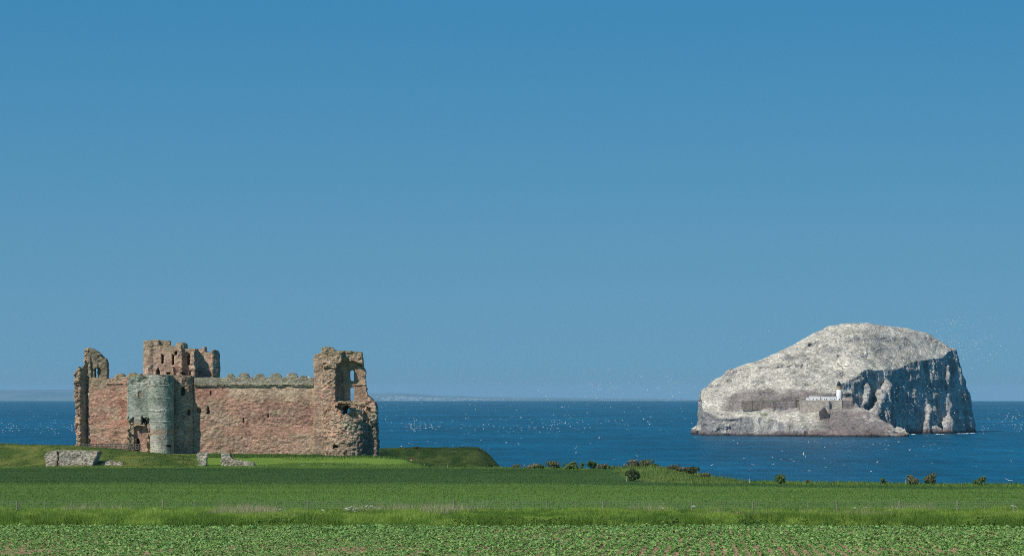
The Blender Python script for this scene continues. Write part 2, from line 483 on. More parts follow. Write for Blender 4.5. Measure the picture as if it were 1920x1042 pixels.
YK = ([-900, -300, 0, 60, 140, 260, 500, 690, 760, 800, 830, 900, 1000, 1100, 1200, 1310, 1400, 1460],
      [729, 728, 729.5, 730, 731, 734, 738, 736.5, 736.5, 739, 741.5, 743.5, 744.5, 745.5, 746.8, 748.5, 752, 755])
def build_hills():
    px = np.arange(-900, 1460, 4.0); D = np.linspace(52000, 57500, 20)
    P, DD = np.meshgrid(px, D, indexing='ij')
    X = PX(P, DD); sea = sea_drop(X, DD)
    ytop = np.interp(P, YK[0], YK[1])
    t = np.clip((DD - 52000) / 5500, 0, 1)
    top = CZ - (ytop - EYE) / F * 57500.0
    foot = CZ - (757.0 - EYE) / F * 52000.0
    Z = foot + (top - foot) * t ** 0.8
    Z += 14.0 * fbm(X * 0.0011, DD * 0.0004, 0, 3, 31) * np.clip((752 - ytop) / 10, 0, 1) * np.clip(t * 4, 0, 1)
    tree = sstep(0.15, 0.35, fbm(X * 0.0008, DD * 0.0010, 2.0, 3, 33))
    Z += tree * 16.0 * (0.6 + 0.4 * vn(X * 0.01, DD * 0.004, 0, 3)) * (t > 0.05)
    V = np.stack([X, DD, Z], -1).reshape(-1, 3)
    patch = vn(X * 0.0006, DD * 0.0016, 5.0, 41)
    C = mixc((0.045, 0.10, 0.05), (0.12, 0.14, 0.07), sstep(-0.3, 0.5, patch))
    C = mixc(C, (0.03, 0.055, 0.03), tree)
    a, b = P.shape
    i = (np.arange(a - 1)[:, None] * b + np.arange(b - 1)[None]).ravel()
    Q = np.stack([i, i + b, i + b + 1, i + 1], -1)
    m, nt, bs = new_mat('far_hill_cover')
    nt.links.new(tint_out(nt), bs.inputs['Base Color'])
    o = put('hills', V, Q, m, tint=C.reshape(-1, 3), smooth=True)
    tag(o, 'low hazy coast of fields and woods across the water', 'coast', kind='structure')
    mb = MB(); r = np.random.default_rng(4)
    for k in range(330):
        p = r.choice([r.normal(775, 38), r.normal(860, 50), r.uniform(700, 1310)], p=[0.5, 0.3, 0.2])
        yt = np.interp(p, YK[0], YK[1]); tt = r.uniform(0.12, 0.55)
        d = 52000 + 5500 * tt
        x = float(PX(p, d)); ft = CZ - (757.0 - EYE) / F * 52000.0
        z = ft + (CZ - (yt - EYE) / F * 57500.0 - ft) * tt ** 0.8
        w = r.uniform(10, 32); h = r.uniform(12, 26)
        mb.box(x - w, x + w, d - 20, d + 20, z - 30, z + h)
    o = mb.put('distant_town', plain_mat('pale_render_walls', (0.62, 0.55, 0.48), 0.8, 0.25, 0.02))
    tag(o, 'hazy town of tiny pale houses along the far shore', 'town', kind='stuff')
build_hills()

# ------------------------------------------------------------------ the rock island
DR = 2190.0
def rbf(px, D, z, X, Y):
    """thin-plate height surface through control points"""
    P = np.stack([PX(px, D), D], 1) / 100.0
    def U(r2): return 0.5 * r2 * np.log(r2 + 1e-9)
    n = len(P)
    r2 = ((P[:, None] - P[None]) ** 2).sum(-1)
    A = np.zeros((n + 3, n + 3)); A[:n, :n] = U(r2) + 0.002 * np.eye(n)
    A[:n, n] = 1; A[:n, n + 1:] = P; A[n, :n] = 1; A[n + 1:, :n] = P.T
    w = np.linalg.solve(A, np.concatenate([z, np.zeros(3)]))
    q = np.stack([X, Y], -1) / 100.0
    out = w[n] + q[..., 0] * w[n + 1] + q[..., 1] * w[n + 2]
    for i in range(n):
        out = out + w[i] * U(((q - P[i]) ** 2).sum(-1))
    return out
def DCL(px): return 2168.0 + 0.71 * (px - 1600)      # foot of the dark cliff
SIL = [(1318, 730, 2225), (1340, 712, 2240), (1380, 690, 2252), (1400, 683.5, 2256), (1450, 665, 2262), (1485, 650, 2265), (1520, 630, 2268),
       (1560, 614, 2272), (1590, 606, 2278), (1620, 607, 2286), (1650, 611, 2296), (1680, 617, 2306),
       (1705, 619, 2314), (1740, 630, 2324), (1765, 643, 2332), (1785, 656, 2340), (1802, 658, 2352)]
CTL = SIL + [(1605, 698, 2184), (1625, 690, 2200), (1640, 688, 2212), (1675, 684, 2240), (1690, 670, 2254), (1720, 658, 2281), (1755, 656, 2310),
       (1325, 738, 2200), (1345, 745, 2182), (1400, 736, 2164), (1400, 708, 2215), (1440, 722, 2174), (1440, 695, 2215), (1470, 749, 2146),
       (1420, 750, 2152), (1500, 700, 2190), (1500, 733, 2157), (1500, 750, 2143), (1540, 749.5, 2139), (1575, 749.5, 2138),
       (1560, 716, 2178), (1560, 690, 2206), (1590, 720, 2168), (1560, 650, 2240), (1640, 645, 2252), (1600, 748, 2140), (1700, 640, 2285),
       (1420, 765, 2146), (1470, 766, 2139), (1520, 770, 2132), (1560, 768, 2130), (1380, 766, 2152),
       (1345, 768, 2160), (1400, 775, 2141), (1450, 781, 2128), (1500, 786, 2117),
       (1560, 782, 2117), (1600, 787, 2112), (1590, 775, 2128), (1640, 799, 2104), (1660, 805, 2098), (1540, 808, 2098), (1700, 812, 2094), (1620, 810, 2086)]
BASE_POLY = [(1310, 2222), (1311, 2195), (1316, 2166), (1345, 2146), (1380, 2137), (1420, 2130), (1470, 2114), (1500, 2104), (1530, 2094), (1580, 2082),
        (1640, 2078), (1690, 2084), (1706, 2096), (1685, 2110), (1650, 2122), (1616, 2134), (1593, 2148), (1586, 2158)] + [(p, DCL(p)) for p in (1612, 1640, 1684, 1718, 1756, 1794, 1824)] + [
        (1833, 2376), (1822, 2400), (1770, 2420), (1650, 2420), (1450, 2370), (1340, 2310), (1312, 2260)]
def build_island():
    h = 0.9
    x0, x1, y0, y1, z0, z1 = 160.0, 490.0, 2066.0, 2440.0, -4.0, 114.0
    xs = np.arange(x0, x1, h); ys = np.arange(y0, y1, h); zs = np.arange(z0, z1, h)
    # coarse 2-D fields, refined by interpolation
    cx = np.arange(x0, x1 + 4, 3.0); cy = np.arange(y0, y1 + 4, 3.0)
    CX, CY = np.meshgrid(cx, cy, indexing='ij')
    c = np.array(CTL + [(p, y + 45, d + 62) for p, y, d in SIL], float)
    H = rbf(c[:, 0], c[:, 2], PZ(c[:, 1], c[:, 2]), CX, CY)
    bp = [(float(PX(p, d)), d) for p, d in BASE_POLY]
    G = poly2(CX, CY, bp)
    def up(A):
        i = np.clip((xs - x0) / 3.0, 0, A.shape[0] - 1.001); j = np.clip((ys - y0) / 3.0, 0, A.shape[1] - 1.001)
        a, b = i.astype(int), j.astype(int); u, v = (i - a)[:, None], (j - b)[None]
        return (A[a][:, b] * (1 - u) * (1 - v) + A[a + 1][:, b] * u * (1 - v) + A[a][:, b + 1] * (1 - u) * v + A[a + 1][:, b + 1] * u * v).astype(np.float32)
    H, G = up(H), up(G)
    PG = 960 + F * xs[:, None] / ys[None]; YG = ys[None] + 0 * PG
    H = H + (1.8 * (np.abs(fbm(xs[:, None] * 0.05, ys[None] * 0.022, 0, 3, 47)) - 0.25) + 2.2 * fbm(xs[:, None] * 0.03, ys[None] * 0.03, 0, 3, 45) + 1.2 * np.abs(vn(xs[:, None] * 0.07, ys[None] * 0.07, 0, 46))) * sstep(2140, 2175, YG)
    YR = EYE + F * (CZ - H) / YG
    for pts, dep in (([(1350, 699), (1380, 697), (1420, 702), (1450, 700), (1490, 695), (1540, 694), (1590, 692)], 2.4), ([(1556, 695), (1590, 681), (1625, 664), (1660, 652)], 2.0),
                     ([(1560, 640), (1590, 639), (1620, 634), (1650, 638), (1690, 633), (1730, 640)], 2.2), ([(1365, 728), (1420, 724), (1470, 727), (1520, 726), (1570, 730)], 2.6)):
        pp = np.array(pts, float); d = YR - np.interp(PG, pp[:, 0], pp[:, 1]) + 2.5 * vn(xs[:, None] * 0.12, ys[None] * 0.12, 0, 48)
        on = sstep(pp[0, 0] - 12, pp[0, 0] + 8, PG) * sstep(pp[-1, 0] + 12, pp[-1, 0] - 8, PG) * (YG < 2290)
        H = H + on * 1.5 * dep * (0.55 * np.exp(-(d / 2.4) ** 2) - np.exp(-((d + 4.5) / 2.2) ** 2) * (0.6 + 0.6 * vn(xs[:, None] * 0.05, ys[None] * 0.05, 0, 49)))
    def terrace(p0, p1, wd, top, foot, back):
        m = (PG > p0) & (PG < p1)
        H[m & (YG < wd)] = np.minimum(H, PZ(foot, YG))[m & (YG < wd)]
        k = m & (YG >= wd) & (YG < wd + back)
        H[k] = PZ(top + 0.8, wd)
    terrace(1390, 1447, 2143, 751, 764, 9); terrace(1447, 1499.5, 2138, 751.5, 764, 10); terrace(1499.5, 1556, 2130, 749.6, 770, 16)
    terrace(1556, 1600, 2133, 749.6, 766, 14)
    calm = (1 - 0.8 * sstep(1380, 1395, PG) * sstep(1605, 1592, PG) * sstep(2100, 2122, YG) * sstep(2160, 2150, YG)).astype(np.float32)
    H = H.astype(np.float32)
    X = xs[:, None, None].astype(np.float32); Y = ys[None, :, None].astype(np.float32); Z = zs[None, None].astype(np.float32)
    f = np.maximum((Z - H[..., None]) * np.float32(0.8), G[..., None] + np.interp((xs * F / 2200.0) + 960, [1330, 1400, 1560, 1600, 1790, 1860], [0.05, 0.20, 0.20, 0.06, 0.08, 0.24]).astype(np.float32)[:, None, None] * np.maximum(Z, 0))
    # buttress ribs standing out of the dark cliff
    def rib(pxa, Da, pya, pxb, Db, pyb, ra, rb):
        a = np.array([PX(pxa, Da), Da, PZ(pya, Da)]); b = np.array([PX(pxb, Db), Db, PZ(pyb, Db)])
        lo = np.minimum(a, b) - 22; hi = np.maximum(a, b) + 22
        s = tuple(slice(max(int((lo[k] - (x0, y0, z0)[k]) / h), 0), max(int((hi[k] - (x0, y0, z0)[k]) / h), 1)) for k in range(3))
        xx, yy, zz = X[s[0]], Y[:, s[1]], Z[:, :, s[2]]
        e = b - a; L = e @ e
        t = np.clip(((xx - a[0]) * e[0] + (yy - a[1]) * e[1] + (zz - a[2]) * e[2]) / L, 0, 1)
        d = np.sqrt((xx - a[0] - t * e[0]) ** 2 + (yy - a[1] - t * e[1]) ** 2 + ((zz - a[2] - t * e[2])) ** 2) - (ra + (rb - ra) * t)
        f[s] = np.minimum(f[s], d.astype(np.float32))
    def crib(pxa, oa, pya, pxb, ob, pyb, ra, rb): rib(pxa, DCL(pxa) + oa, pya, pxb, DCL(pxb) + ob, pyb, ra, rb)
    crib(1653, -14, 802, 1661, 0, 722, 9.0, 4.5)
    crib(1643, -14, 776, 1652, -5, 738, 6.5, 5.0)
    crib(1736, -6, 812, 1741, 1, 764, 5.0, 2.0)
    crib(1752, -9, 812, 1745, -6, 802, 6.0, 4.0)
    crib(1778, -1, 812, 1777, 9, 688, 3.5, 2.0)
    crib(1772, -9, 812, 1774, -6, 794, 6.0, 5.0)
    crib(1624, -4, 752, 1624, 2, 727, 1.8, 4.2)
    crib(1613, 2, 776, 1615, 7, 748, 2.5, 3.5)
    crib(1718, -3, 812, 1714, 0, 805, 5.0, 3.0)
    rib(1302, 2215, 812, 1312, 2216, 806, 4.0, 3.0)
    # cave
    # weathering
    band = np.abs(f) < 7.0
    I = np.nonzero(band)
    x, y, z = xs[I[0]].astype(np.float32), ys[I[1]].astype(np.float32), zs[I[2]].astype(np.float32)
    steep = np.maximum(np.clip((H[I[0], I[1]] - z + 1.0) / 5.0, 0, 1), 0.7 * sstep(-9, -1, G[I[0], I[1]]) * sstep(30, 16, z))
    flute = fbm(x * 0.085, y * 0.085, z * 0.016, 4, 51, 0.66) * 5.2 * steep
    lump = fbm(x * 0.07, y * 0.07, z * 0.11, 5, 57, 0.62) * (1.2 + 2.2 * steep)
    ledge = fbm(x * 0.03, y * 0.03, z * 0.22, 2, 59) * 1.0 * steep
    f[I] += ((flute + lump + ledge) * calm[I[0], I[1]]).astype(np.float32)
    V, Q = nets(f, (x0, y0, z0), h)
    N = vnormals(V, Q)
    x, y, z = V.T
    px = 960 + F * x / y; py = EYE + F * (CZ - z) / y
    nz = N[:, 2]
    n1 = fbm(x * 0.06, y * 0.06, z * 0.06, 4, 61); n2 = fbm(x * 0.35, y * 0.35, z * 0.35, 2, 63)
    n3 = vn(x * 0.8, y * 0.8, z * 0.8, 65)
    rock = mixc((0.26, 0.245, 0.23), (0.50, 0.465, 0.43), sstep(-0.5, 0.5, fbm(x * 0.16, y * 0.16, z * 0.03, 3, 66)))
    rock = mixc(rock, (0.50, 0.46, 0.42), 0.5 * sstep(0.12, 0.5, fbm(x * 0.30, y * 0.30, z * 0.035, 3, 68) + 0.25 * n1))
    crack = 1 - 0.55 * sstep(0.22, 0.55, fbm(x * 0.45, y * 0.45, z * 0.045, 3, 71))
    rock = rock * crack[:, None]
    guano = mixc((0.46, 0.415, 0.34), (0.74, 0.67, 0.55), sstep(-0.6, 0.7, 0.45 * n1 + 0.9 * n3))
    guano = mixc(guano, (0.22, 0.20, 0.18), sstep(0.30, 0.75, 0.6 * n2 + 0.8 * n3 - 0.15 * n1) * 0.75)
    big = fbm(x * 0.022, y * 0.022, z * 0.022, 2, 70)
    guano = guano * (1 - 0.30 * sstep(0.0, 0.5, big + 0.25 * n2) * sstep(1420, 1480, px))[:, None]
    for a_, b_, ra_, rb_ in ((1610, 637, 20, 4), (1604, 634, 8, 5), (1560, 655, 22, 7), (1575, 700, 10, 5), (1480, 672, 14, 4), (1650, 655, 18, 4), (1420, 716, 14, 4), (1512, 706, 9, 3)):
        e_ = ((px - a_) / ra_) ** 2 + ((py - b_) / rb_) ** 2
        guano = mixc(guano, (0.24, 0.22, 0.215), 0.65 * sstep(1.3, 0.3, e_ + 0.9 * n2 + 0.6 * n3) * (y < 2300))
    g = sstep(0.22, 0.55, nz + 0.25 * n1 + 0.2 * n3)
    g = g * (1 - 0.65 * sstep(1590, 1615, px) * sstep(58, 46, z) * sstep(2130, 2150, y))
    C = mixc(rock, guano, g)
    # brown, bird-free ground round the fort and above it
    br = mixc((0.17, 0.135, 0.125), (0.30, 0.245, 0.215), 0.5 + 0.5 * n1)
    up_edge = np.interp(px, [1340, 1370, 1400, 1450, 1500, 1545, 1600], [748, 738, 728, 732, 733, 737, 742])
    bm = sstep(-6, 6, py - up_edge + 12 * n1 + 5 * n2) * sstep(1340, 1375, px + 18 * n1) * sstep(1625, 1600, px) * sstep(776, 764, py + 8 * n1) * (y < 2200)
    C = mixc(C, br, bm * 0.9)
    # brown promontory with a pale seaward rim
    pm = sstep(1520, 1550, px + 14 * n1) * sstep(765, 776, py + 6 * n1) * (y < 2150)
    pale = sstep(0.0, 0.4, n1 + 0.35 * n2 + np.interp(px, [1560, 1640, 1700], [-0.7, -0.2, 0.55]))
    C = mixc(C, mixc(br * 1.05, guano, pale * 0.9), pm)
    # grey left cliff
    lf = sstep(1362, 1338, px + 10 * n1) * sstep(0.72, 0.45, nz) 
    C = mixc(C, mixc((0.20, 0.19, 0.18), (0.33, 0.31, 0.285), 0.5 + 0.5 * fbm(x * 0.2, y * 0.2, z * 0.02, 3, 67)), lf * 0.8)
    gr = sstep(0.12, 0.35, fbm(x * 0.09, y * 0.09, z * 0.09, 2, 69)) * sstep(1400, 1440, px) * sstep(1600, 1575, px) * sstep(746, 752, py) * sstep(785, 775, py) * (y < 2160) * sstep(0.3, 0.5, nz)
    C = mixc(C, (0.07, 0.12, 0.045), gr * 0.85)
    lowc = sstep(0.78, 0.5, nz + 0.12 * n1) * sstep(1560, 1530, px + 10 * n1) * sstep(762, 770, py) * (y < 2175)
    streak = sstep(-0.15, 0.35, fbm(x * 0.28, y * 0.28, z * 0.05, 3, 72) + np.interp(px, [1320, 1400, 1480], [-0.25, 0.0, 0.1]))
    C = mixc(C, mixc(np.array((0.27, 0.255, 0.24)) * np.ones_like(C), (0.50, 0.46, 0.40), streak) * crack[:, None], lowc * 0.85)
    wl = sstep(5.5, 1.5, z + 4.0 * n1 + 1.5 * n2)
    C = mixc(C, mixc((0.13, 0.095, 0.09), (0.26, 0.18, 0.16), 0.5 + 0.5 * n2), wl * 0.8)
    C = mixc(C, (0.05, 0.045, 0.045), sstep(2.2, 0.6, z + 0.8 * n1))
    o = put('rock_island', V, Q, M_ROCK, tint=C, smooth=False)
    tag(o, 'steep rock island white with seabirds, dark cliff on its right', 'island', kind='structure')
build_island()

def build_surf():
    r = np.random.default_rng(3); mb = MB()
    for px, py, w in ((1703, 812.6, 9), (1712, 813.4, 7), (1690, 814.2, 6), (1806, 812, 8), (1818, 811, 6), (1760, 813, 5), (1645, 815.3, 6), (1560, 816, 5), (1490, 815.2, 4), (1420, 813.5, 5), (1350, 812.6, 4), (1318, 811, 3)):
        D = CZ * F / (py - EYE)
        for k in range(5):
            a = px + r.normal(0, w * 0.5); d = D + r.normal(0, 3); x = float(PX(a, d)); l = r.uniform(0.8, 2.6); z0 = float(sea_drop(x, d))
            n = 9; t = np.linspace(0, 2 * math.pi, n, endpoint=False); rr = r.uniform(0.6, 1.2, n)
            V = [(x + l * q * math.cos(u), d + 1.6 * q * math.sin(u), z0 + 0.12) for u, q in zip(t, rr)] + [(x, d, z0 + 0.45)]
            V += [(v[0], v[1], z0 - 0.4) for v in V[:n]]
            mb.add(V, [(i, (i + 1) % n, n) for i in range(n)] + [(n + 1 + i, n + 1 + (i + 1) % n, (i + 1) % n, i) for i in range(n)])
    tag(mb.put('surf', plain_mat('white_foam', (0.7, 0.74, 0.76), 0.8, 0.1, 0.4)), 'thin broken white surf along the foot of the island', 'surf', kind='stuff')
build_surf()

# ------------------------------------------------------------------ lighthouse and old fort on the island
DL = 2134.0
def build_lighthouse():
    bx, by = float(PX(1573.6, DL)), DL + 2
    zb = float(PZ(764, DL))
    t = root('lighthouse', (bx, by, zb), 'white lighthouse with buff band and dark lantern on the rock island', 'lighthouse')
    u = DL / F
    z = lambda p: float(PZ(p, DL))
    MB().lathe(bx, by, [(2.75, zb), (2.7, z(750)), (2.45, z(747)), (2.3, z(730))], 20).put('tower', M_WHITE, t, smooth=True)
    MB().lathe(bx, by, [(2.33, z(730.01)), (2.5, z(729)), (2.5, z(726)), (2.9, z(724.4)), (2.9, z(723.6))], 20).put('gallery', M_BUFF, t)
    mb = MB()
    for k in range(14):
        a = 2 * math.pi * k / 14
        mb.tube((bx + 2.75 * math.cos(a), by + 2.75 * math.sin(a), z(723.6)), (bx + 2.75 * math.cos(a), by + 2.75 * math.sin(a), z(721.4)), 0.07)
    mb.lathe(bx, by, [(2.7, z(721.6)), (2.8, z(721.6)), (2.8, z(721.3)), (2.7, z(721.3))], 20)
    mb.put('railing', M_DARK, t)
    MB().lathe(bx, by, [(1.75, z(723.6)), (1.75, z(719.4))], 12).put('lantern', M_GLASS, t)
    MB().lathe(bx, by, [(2.0, z(719.4)), (1.9, z(718.6)), (1.0, z(716.0)), (0.45, z(714.8)), (0.3, z(713.0)), (0.05, z(711.4))], 12).put('dome', M_DARK, t, smooth=True)
    MB().box(bx - 0.5, bx + 0.4, by - 2.72, by - 2.2, z(750), z(747.4)).put('door', M_DARK, t)
build_lighthouse()
def cottage(px0, px1, ytop, wins, label, D=DL, ybot=750.2):
    x0, x1 = float(PX(px0, D)), float(PX(px1, D)); zt, zb = float(PZ(ytop, D)), float(PZ(ybot, D))
    t = root('cottage', ((x0 + x1) / 2, D + 3, zb), label, 'building')
    MB().box(x0, x1, D, D + 6, zb, zt).put('wall', M_WHITE, t)
    MB().box(x0 - 0.12, x1 + 0.12, D - 0.12, D + 6.12, zt, zt + 0.35).put('roof', plain_mat('pale_flat_roof', (0.8, 0.79, 0.75), 0.8, 0.1, 1.0), t)
    for p, w, ya, yb in wins:
        x = float(PX(p, D))
        w *= 0.8; ya = ya + 0.6
        MB().box(x - w / 2, x + w / 2, D - 0.06, D + 0.1, float(PZ(yb, D)), float(PZ(ya, D))).put('window', M_GLASS, t)
cottage(1512.5, 1518.3, 745.6, [(1517, 0.6, 747, 749)], 'low white outhouse at the end of the keepers cottages')
cottage(1518.8, 1537.6, 743.0, [(1525, 0.7, 746, 748.5), (1531.5, 1.4, 747, 749.3)], 'white flat roofed cottage two windows wide, further from the lighthouse')
cottage(1539.0, 1568.6, 743.4, [(1541, 0.8, 746, 749.5), (1545.5, 0.7, 746, 748.8), (1550, 0.8, 746, 749.5), (1556.5, 0.6, 746, 748.4), (1560, 0.6, 746, 748.4), (1565, 0.6, 746, 748.4)],
        'long white flat roofed cottage joined to the lighthouse tower')
def fort(px0, px1, ya, yb, D, thick, tintc, label, slope=0.0, slant=0):
    x0, x1 = float(PX(px0, D)), float(PX(px1, D)); zt, zb = float(PZ(ya, D)), float(PZ(yb, D)) - 2
    n = 14
    V, Fc = [], []
    r = np.random.default_rng(int(px0))
    for k in range(n + 1):
        t = k / n; x = x0 + (x1 - x0) * t
        j = r.uniform(-0.35, 0.25)
        yy = D + slope * t
        V += [(x, yy - 0.8, zb), (x, yy, zt + j), (x, yy + thick, zt + j), (x, yy + thick, zb)]
    for k in range(n):
        a, b = 4 * k, 4 * k + 4
        Fc += [(a, b, b + 1, a + 1), (a + 1, b + 1, b + 2, a + 2), (a + 2, b + 2, b + 3, a + 3)]
    Fc += [(0, 1, 2, 3), (4 * n + 3, 4 * n + 2, 4 * n + 1, 4 * n)]
    mb = MB(); mb.add(V, Fc)
    V = np.array(mb.V)
    o = mb.put('fort_wall', M_FORT, None, ((x0 + x1) / 2, D, zb), tint=np.tile(np.array(tintc), (len(V), 1)))
    tag(o, label, 'wall')
fort(1500.5, 1555.0, 749.6, 770, 2129.6, 10, (0.50, 0.42, 0.34), 'tall beige retaining wall below the white keepers cottages')
fort(1556.0, 1578.5, 749.6, 766, 2132.6, 8, (0.52, 0.46, 0.38), 'pale retaining wall under the lighthouse tower')
fort(1579.5, 1597.0, 744.5, 753, 2134.5, 6, (0.45, 0.37, 0.29), 'short stone block of wall just right of the lighthouse')
fort(1450.0, 1490.5, 751.5, 764, 2137.6, 3, (0.21, 0.165, 0.145), 'dark brown ruined curtain wall between the broken bastion and the beige wall', 3)
fort(1411.0, 1446.0, 750.5, 764, 2142.6, 3, (0.27, 0.21, 0.17), 'brown ruined curtain wall with grass along its foot, on the island ledge', 1)
fort(1393.0, 1410.0, 751.0, 765, 2142.8, 5, (0.27, 0.21, 0.165), 'short tan bastion at the far end of the island fort')
fort(1491.5, 1499.5, 749.0, 765, 2137.0, 4, (0.20, 0.16, 0.14), 'narrow dark ruined wall beside the tall beige retaining wall', 2)
def gable():
    D = 2116.0
    x0, x1 = float(PX(1538, D)), float(PX(1547, D)); z = lambda p: float(PZ(p, D))
    mb = MB()
    xm = float(PX(1547, D)); xe = float(PX(1554, D))
    V = []
    for yy in (D, D + 9):
        V += [(x0, yy, z(792)), (xe, yy, z(792)), (xe, yy, z(778)), (xm, yy, z(763)), (x0, yy, z(772))]
    mb.add(V, [(0, 1, 2, 3, 4), (9, 8, 7, 6, 5), (0, 5, 6, 1), (1, 6, 7, 2), (2, 7, 8, 3), (3, 8, 9, 4), (4, 9, 5, 0)])
    o = mb.put('gabled_ruin', M_FORT, None, (xm, D + 4, z(790)), tint=np.tile(np.array((0.10, 0.085, 0.08)), (10, 1)))
    tag(o, 'dark roofless gabled ruin below the beige retaining wall', 'ruin')
    D = 2196.0
    mb = MB(); z = lambda p: float(PZ(p, D))
    for a, b, t, u in ((1497, 1499, 698.0, 4.5), (1499.2, 1510.8, 698.8, 1.2), (1511, 1513, 697.4, 4.5)):
        mb.box(float(PX(a, D)), float(PX(b, D)), D - u / 2, D + u / 2, z(703.5), z(t))
    o = mb.put('chapel_ruin', M_FORT, None, (float(PX(1505, D)), D, z(702)), tint=np.tile(np.array((0.12, 0.11, 0.105)), (24, 1)))
    tag(o, 'low dark chapel ruin on the white slope above the fort', 'ruin')
gable()

# ------------------------------------------------------------------ the ruined castle
DC = 490.0
class Part:
    """signed-distance block of masonry on a grid; px/py are photo columns and rows at depth D0"""
    def __init__(s, px0, px1, pya, pyb, d0, d1, D0=DC, h=0.17):
        s.D0, s.h = D0, h
        s.xs = np.arange(PX(px0, D0) - 0.9, PX(px1, D0) + 0.9, h)
        s.ys = np.arange(d0 - 0.9, d1 + 0.9, h)
        s.zs = np.arange(PZ(pyb, D0) - 0.5, PZ(pya, D0) + 0.9, h)
        s.X = s.xs[:, None, None]; s.Y = s.ys[None, :, None]; s.Z = s.zs[None, None]
        s.f = np.full((len(s.xs), len(s.ys), len(s.zs)), 9.0, np.float32)
        s.holes = []
    def poly(s, pts):
        p = [(float(PX(a, s.D0)), float(PZ(b, s.D0))) for a, b in pts]
        return poly2(s.xs[:, None], s.zs[None], p)[:, None, :]
    def ppoly(s, pts):
        """the same in true perspective, for openings that pierce a wall along the line of view"""
        q = [(a, b) for a, b in pts]
        xx = 960 + F * s.X / s.Y + 0 * s.Z; zz = EYE + F * (CZ - s.Z) / s.Y + 0 * s.X
        return poly2(xx, zz, q) * (s.D0 / F)
    def add(s, d): s.f = np.minimum(s.f, d.astype(np.float32)); return s
    def slab(s, pts, a, b): return s.add(np.maximum(s.poly(pts), np.maximum(a - s.Y, s.Y - b)))
    def cut(s, d): s.f = np.maximum(s.f, -d.astype(np.float32)); return s
    def hole(s, pts, a, b): return s.cut(np.maximum(s.poly(pts), np.maximum(a - s.Y, s.Y - b)))
    def rect(s, p0, p1, q0, q1, a, b, arch=0):
        pts = [(p0, q1), (p0, q0 + arch), ((p0 + p1) / 2 - (p1 - p0) * 0.2, q0), ((p0 + p1) / 2 + (p1 - p0) * 0.2, q0), (p1, q0 + arch), (p1, q1)] if arch else \
              [(p0, q1), (p0, q0), (p1, q0), (p1, q1)]
        return s.hole(pts, a, b)
    def cyl(s, pxc, dc, r, ya, yb, taper=0.0):
        d = np.sqrt((s.X - PX(pxc, s.D0)) ** 2 + (s.Y - dc) ** 2) - r
        if taper: d = d + taper * (s.Z - PZ(yb, s.D0))
        return np.maximum(d + 0 * s.Z, np.maximum(s.Z - PZ(ya, s.D0), PZ(yb, s.D0) - s.Z))
    def done(s, name, parent, tintf, rough=0.25, top=None, big=0.0, mat=None, seed=0, coarse=None, label=None):
        f = s.f
        I = np.nonzero(np.abs(f) < 1.3)
        x, y, z = (np.asarray(a[i], np.float32) for a, i in zip((s.xs, s.ys, s.zs), I))
        py = EYE + F * (CZ - z) / s.D0; px = 960 + F * x / s.D0
        r = rough if not callable(rough) else rough(px, py, y)
        n = r * (1.0 * fbm(x * 1.7, y * 1.7, z * 2.3, 3, 101 + seed, 0.75) + 0.40 * np.minimum(fbm(x * 0.6, y * 0.6, z * 0.8, 2, 131 + seed), 0.1))
        if big: n = n + big * fbm(x * 0.28, y * 0.28, z * 0.3, 2, 151 + seed)
        f[I] += -n.astype(np.float32)
        V, Q = nets(f, (s.xs[0], s.ys[0], s.zs[0]), s.h)
        x, y, z = V.T
        px = 960 + F * x / s.D0; py = EYE + F * (CZ - z) / s.D0
        C = tintf(px, py, V) * np.array((1.09, 1.07, 1.03))
        C = C * (1 - 0.30 * sstep(0.25, 0.6, fbm(x * 1.9, y * 1.9, z * 3.4, 2, 7)))[:, None]
        # lichen and turf on upward faces
        N = vnormals(V, Q)
        up = sstep(0.55, 0.85, N[:, 2] + 0.25 * fbm(x * 0.8, y * 0.8, z * 0.8, 2, 5))
        C = mixc(C, mixc((0.15, 0.15, 0.055), (0.20, 0.17, 0.09), 0.5 + 0.5 * vn(x * 0.7, y * 0.7, z * 0.7, 8)), up * 0.75)
        o = put(name, V, Q, mat or M_CASTLE, parent, tint=np.clip(C, 0.01, 0.9), smooth=False)
        if label: o['label'] = label
        return o
PINK = np.array((0.49, 0.285, 0.21)); BEIGE = np.array((0.53, 0.385, 0.28)); RED = np.array((0.42, 0.215, 0.16))
BROWN = np.array((0.46, 0.32, 0.24)); GREEN = np.array((0.27, 0.30, 0.25)); OLIVE = np.array((0.31, 0.255, 0.165)); DUST = np.array((0.43, 0.305, 0.22))
def fx(V, s, seed): return fbm(V[:, 0] * s, V[:, 1] * s, V[:, 2] * s * 1.5, 3, seed)

castle = root('castle_ruin', (float(PX(420, DC)), DC, 26.5), 'ruined red sandstone castle with long curtain wall and broken towers', 'castle')

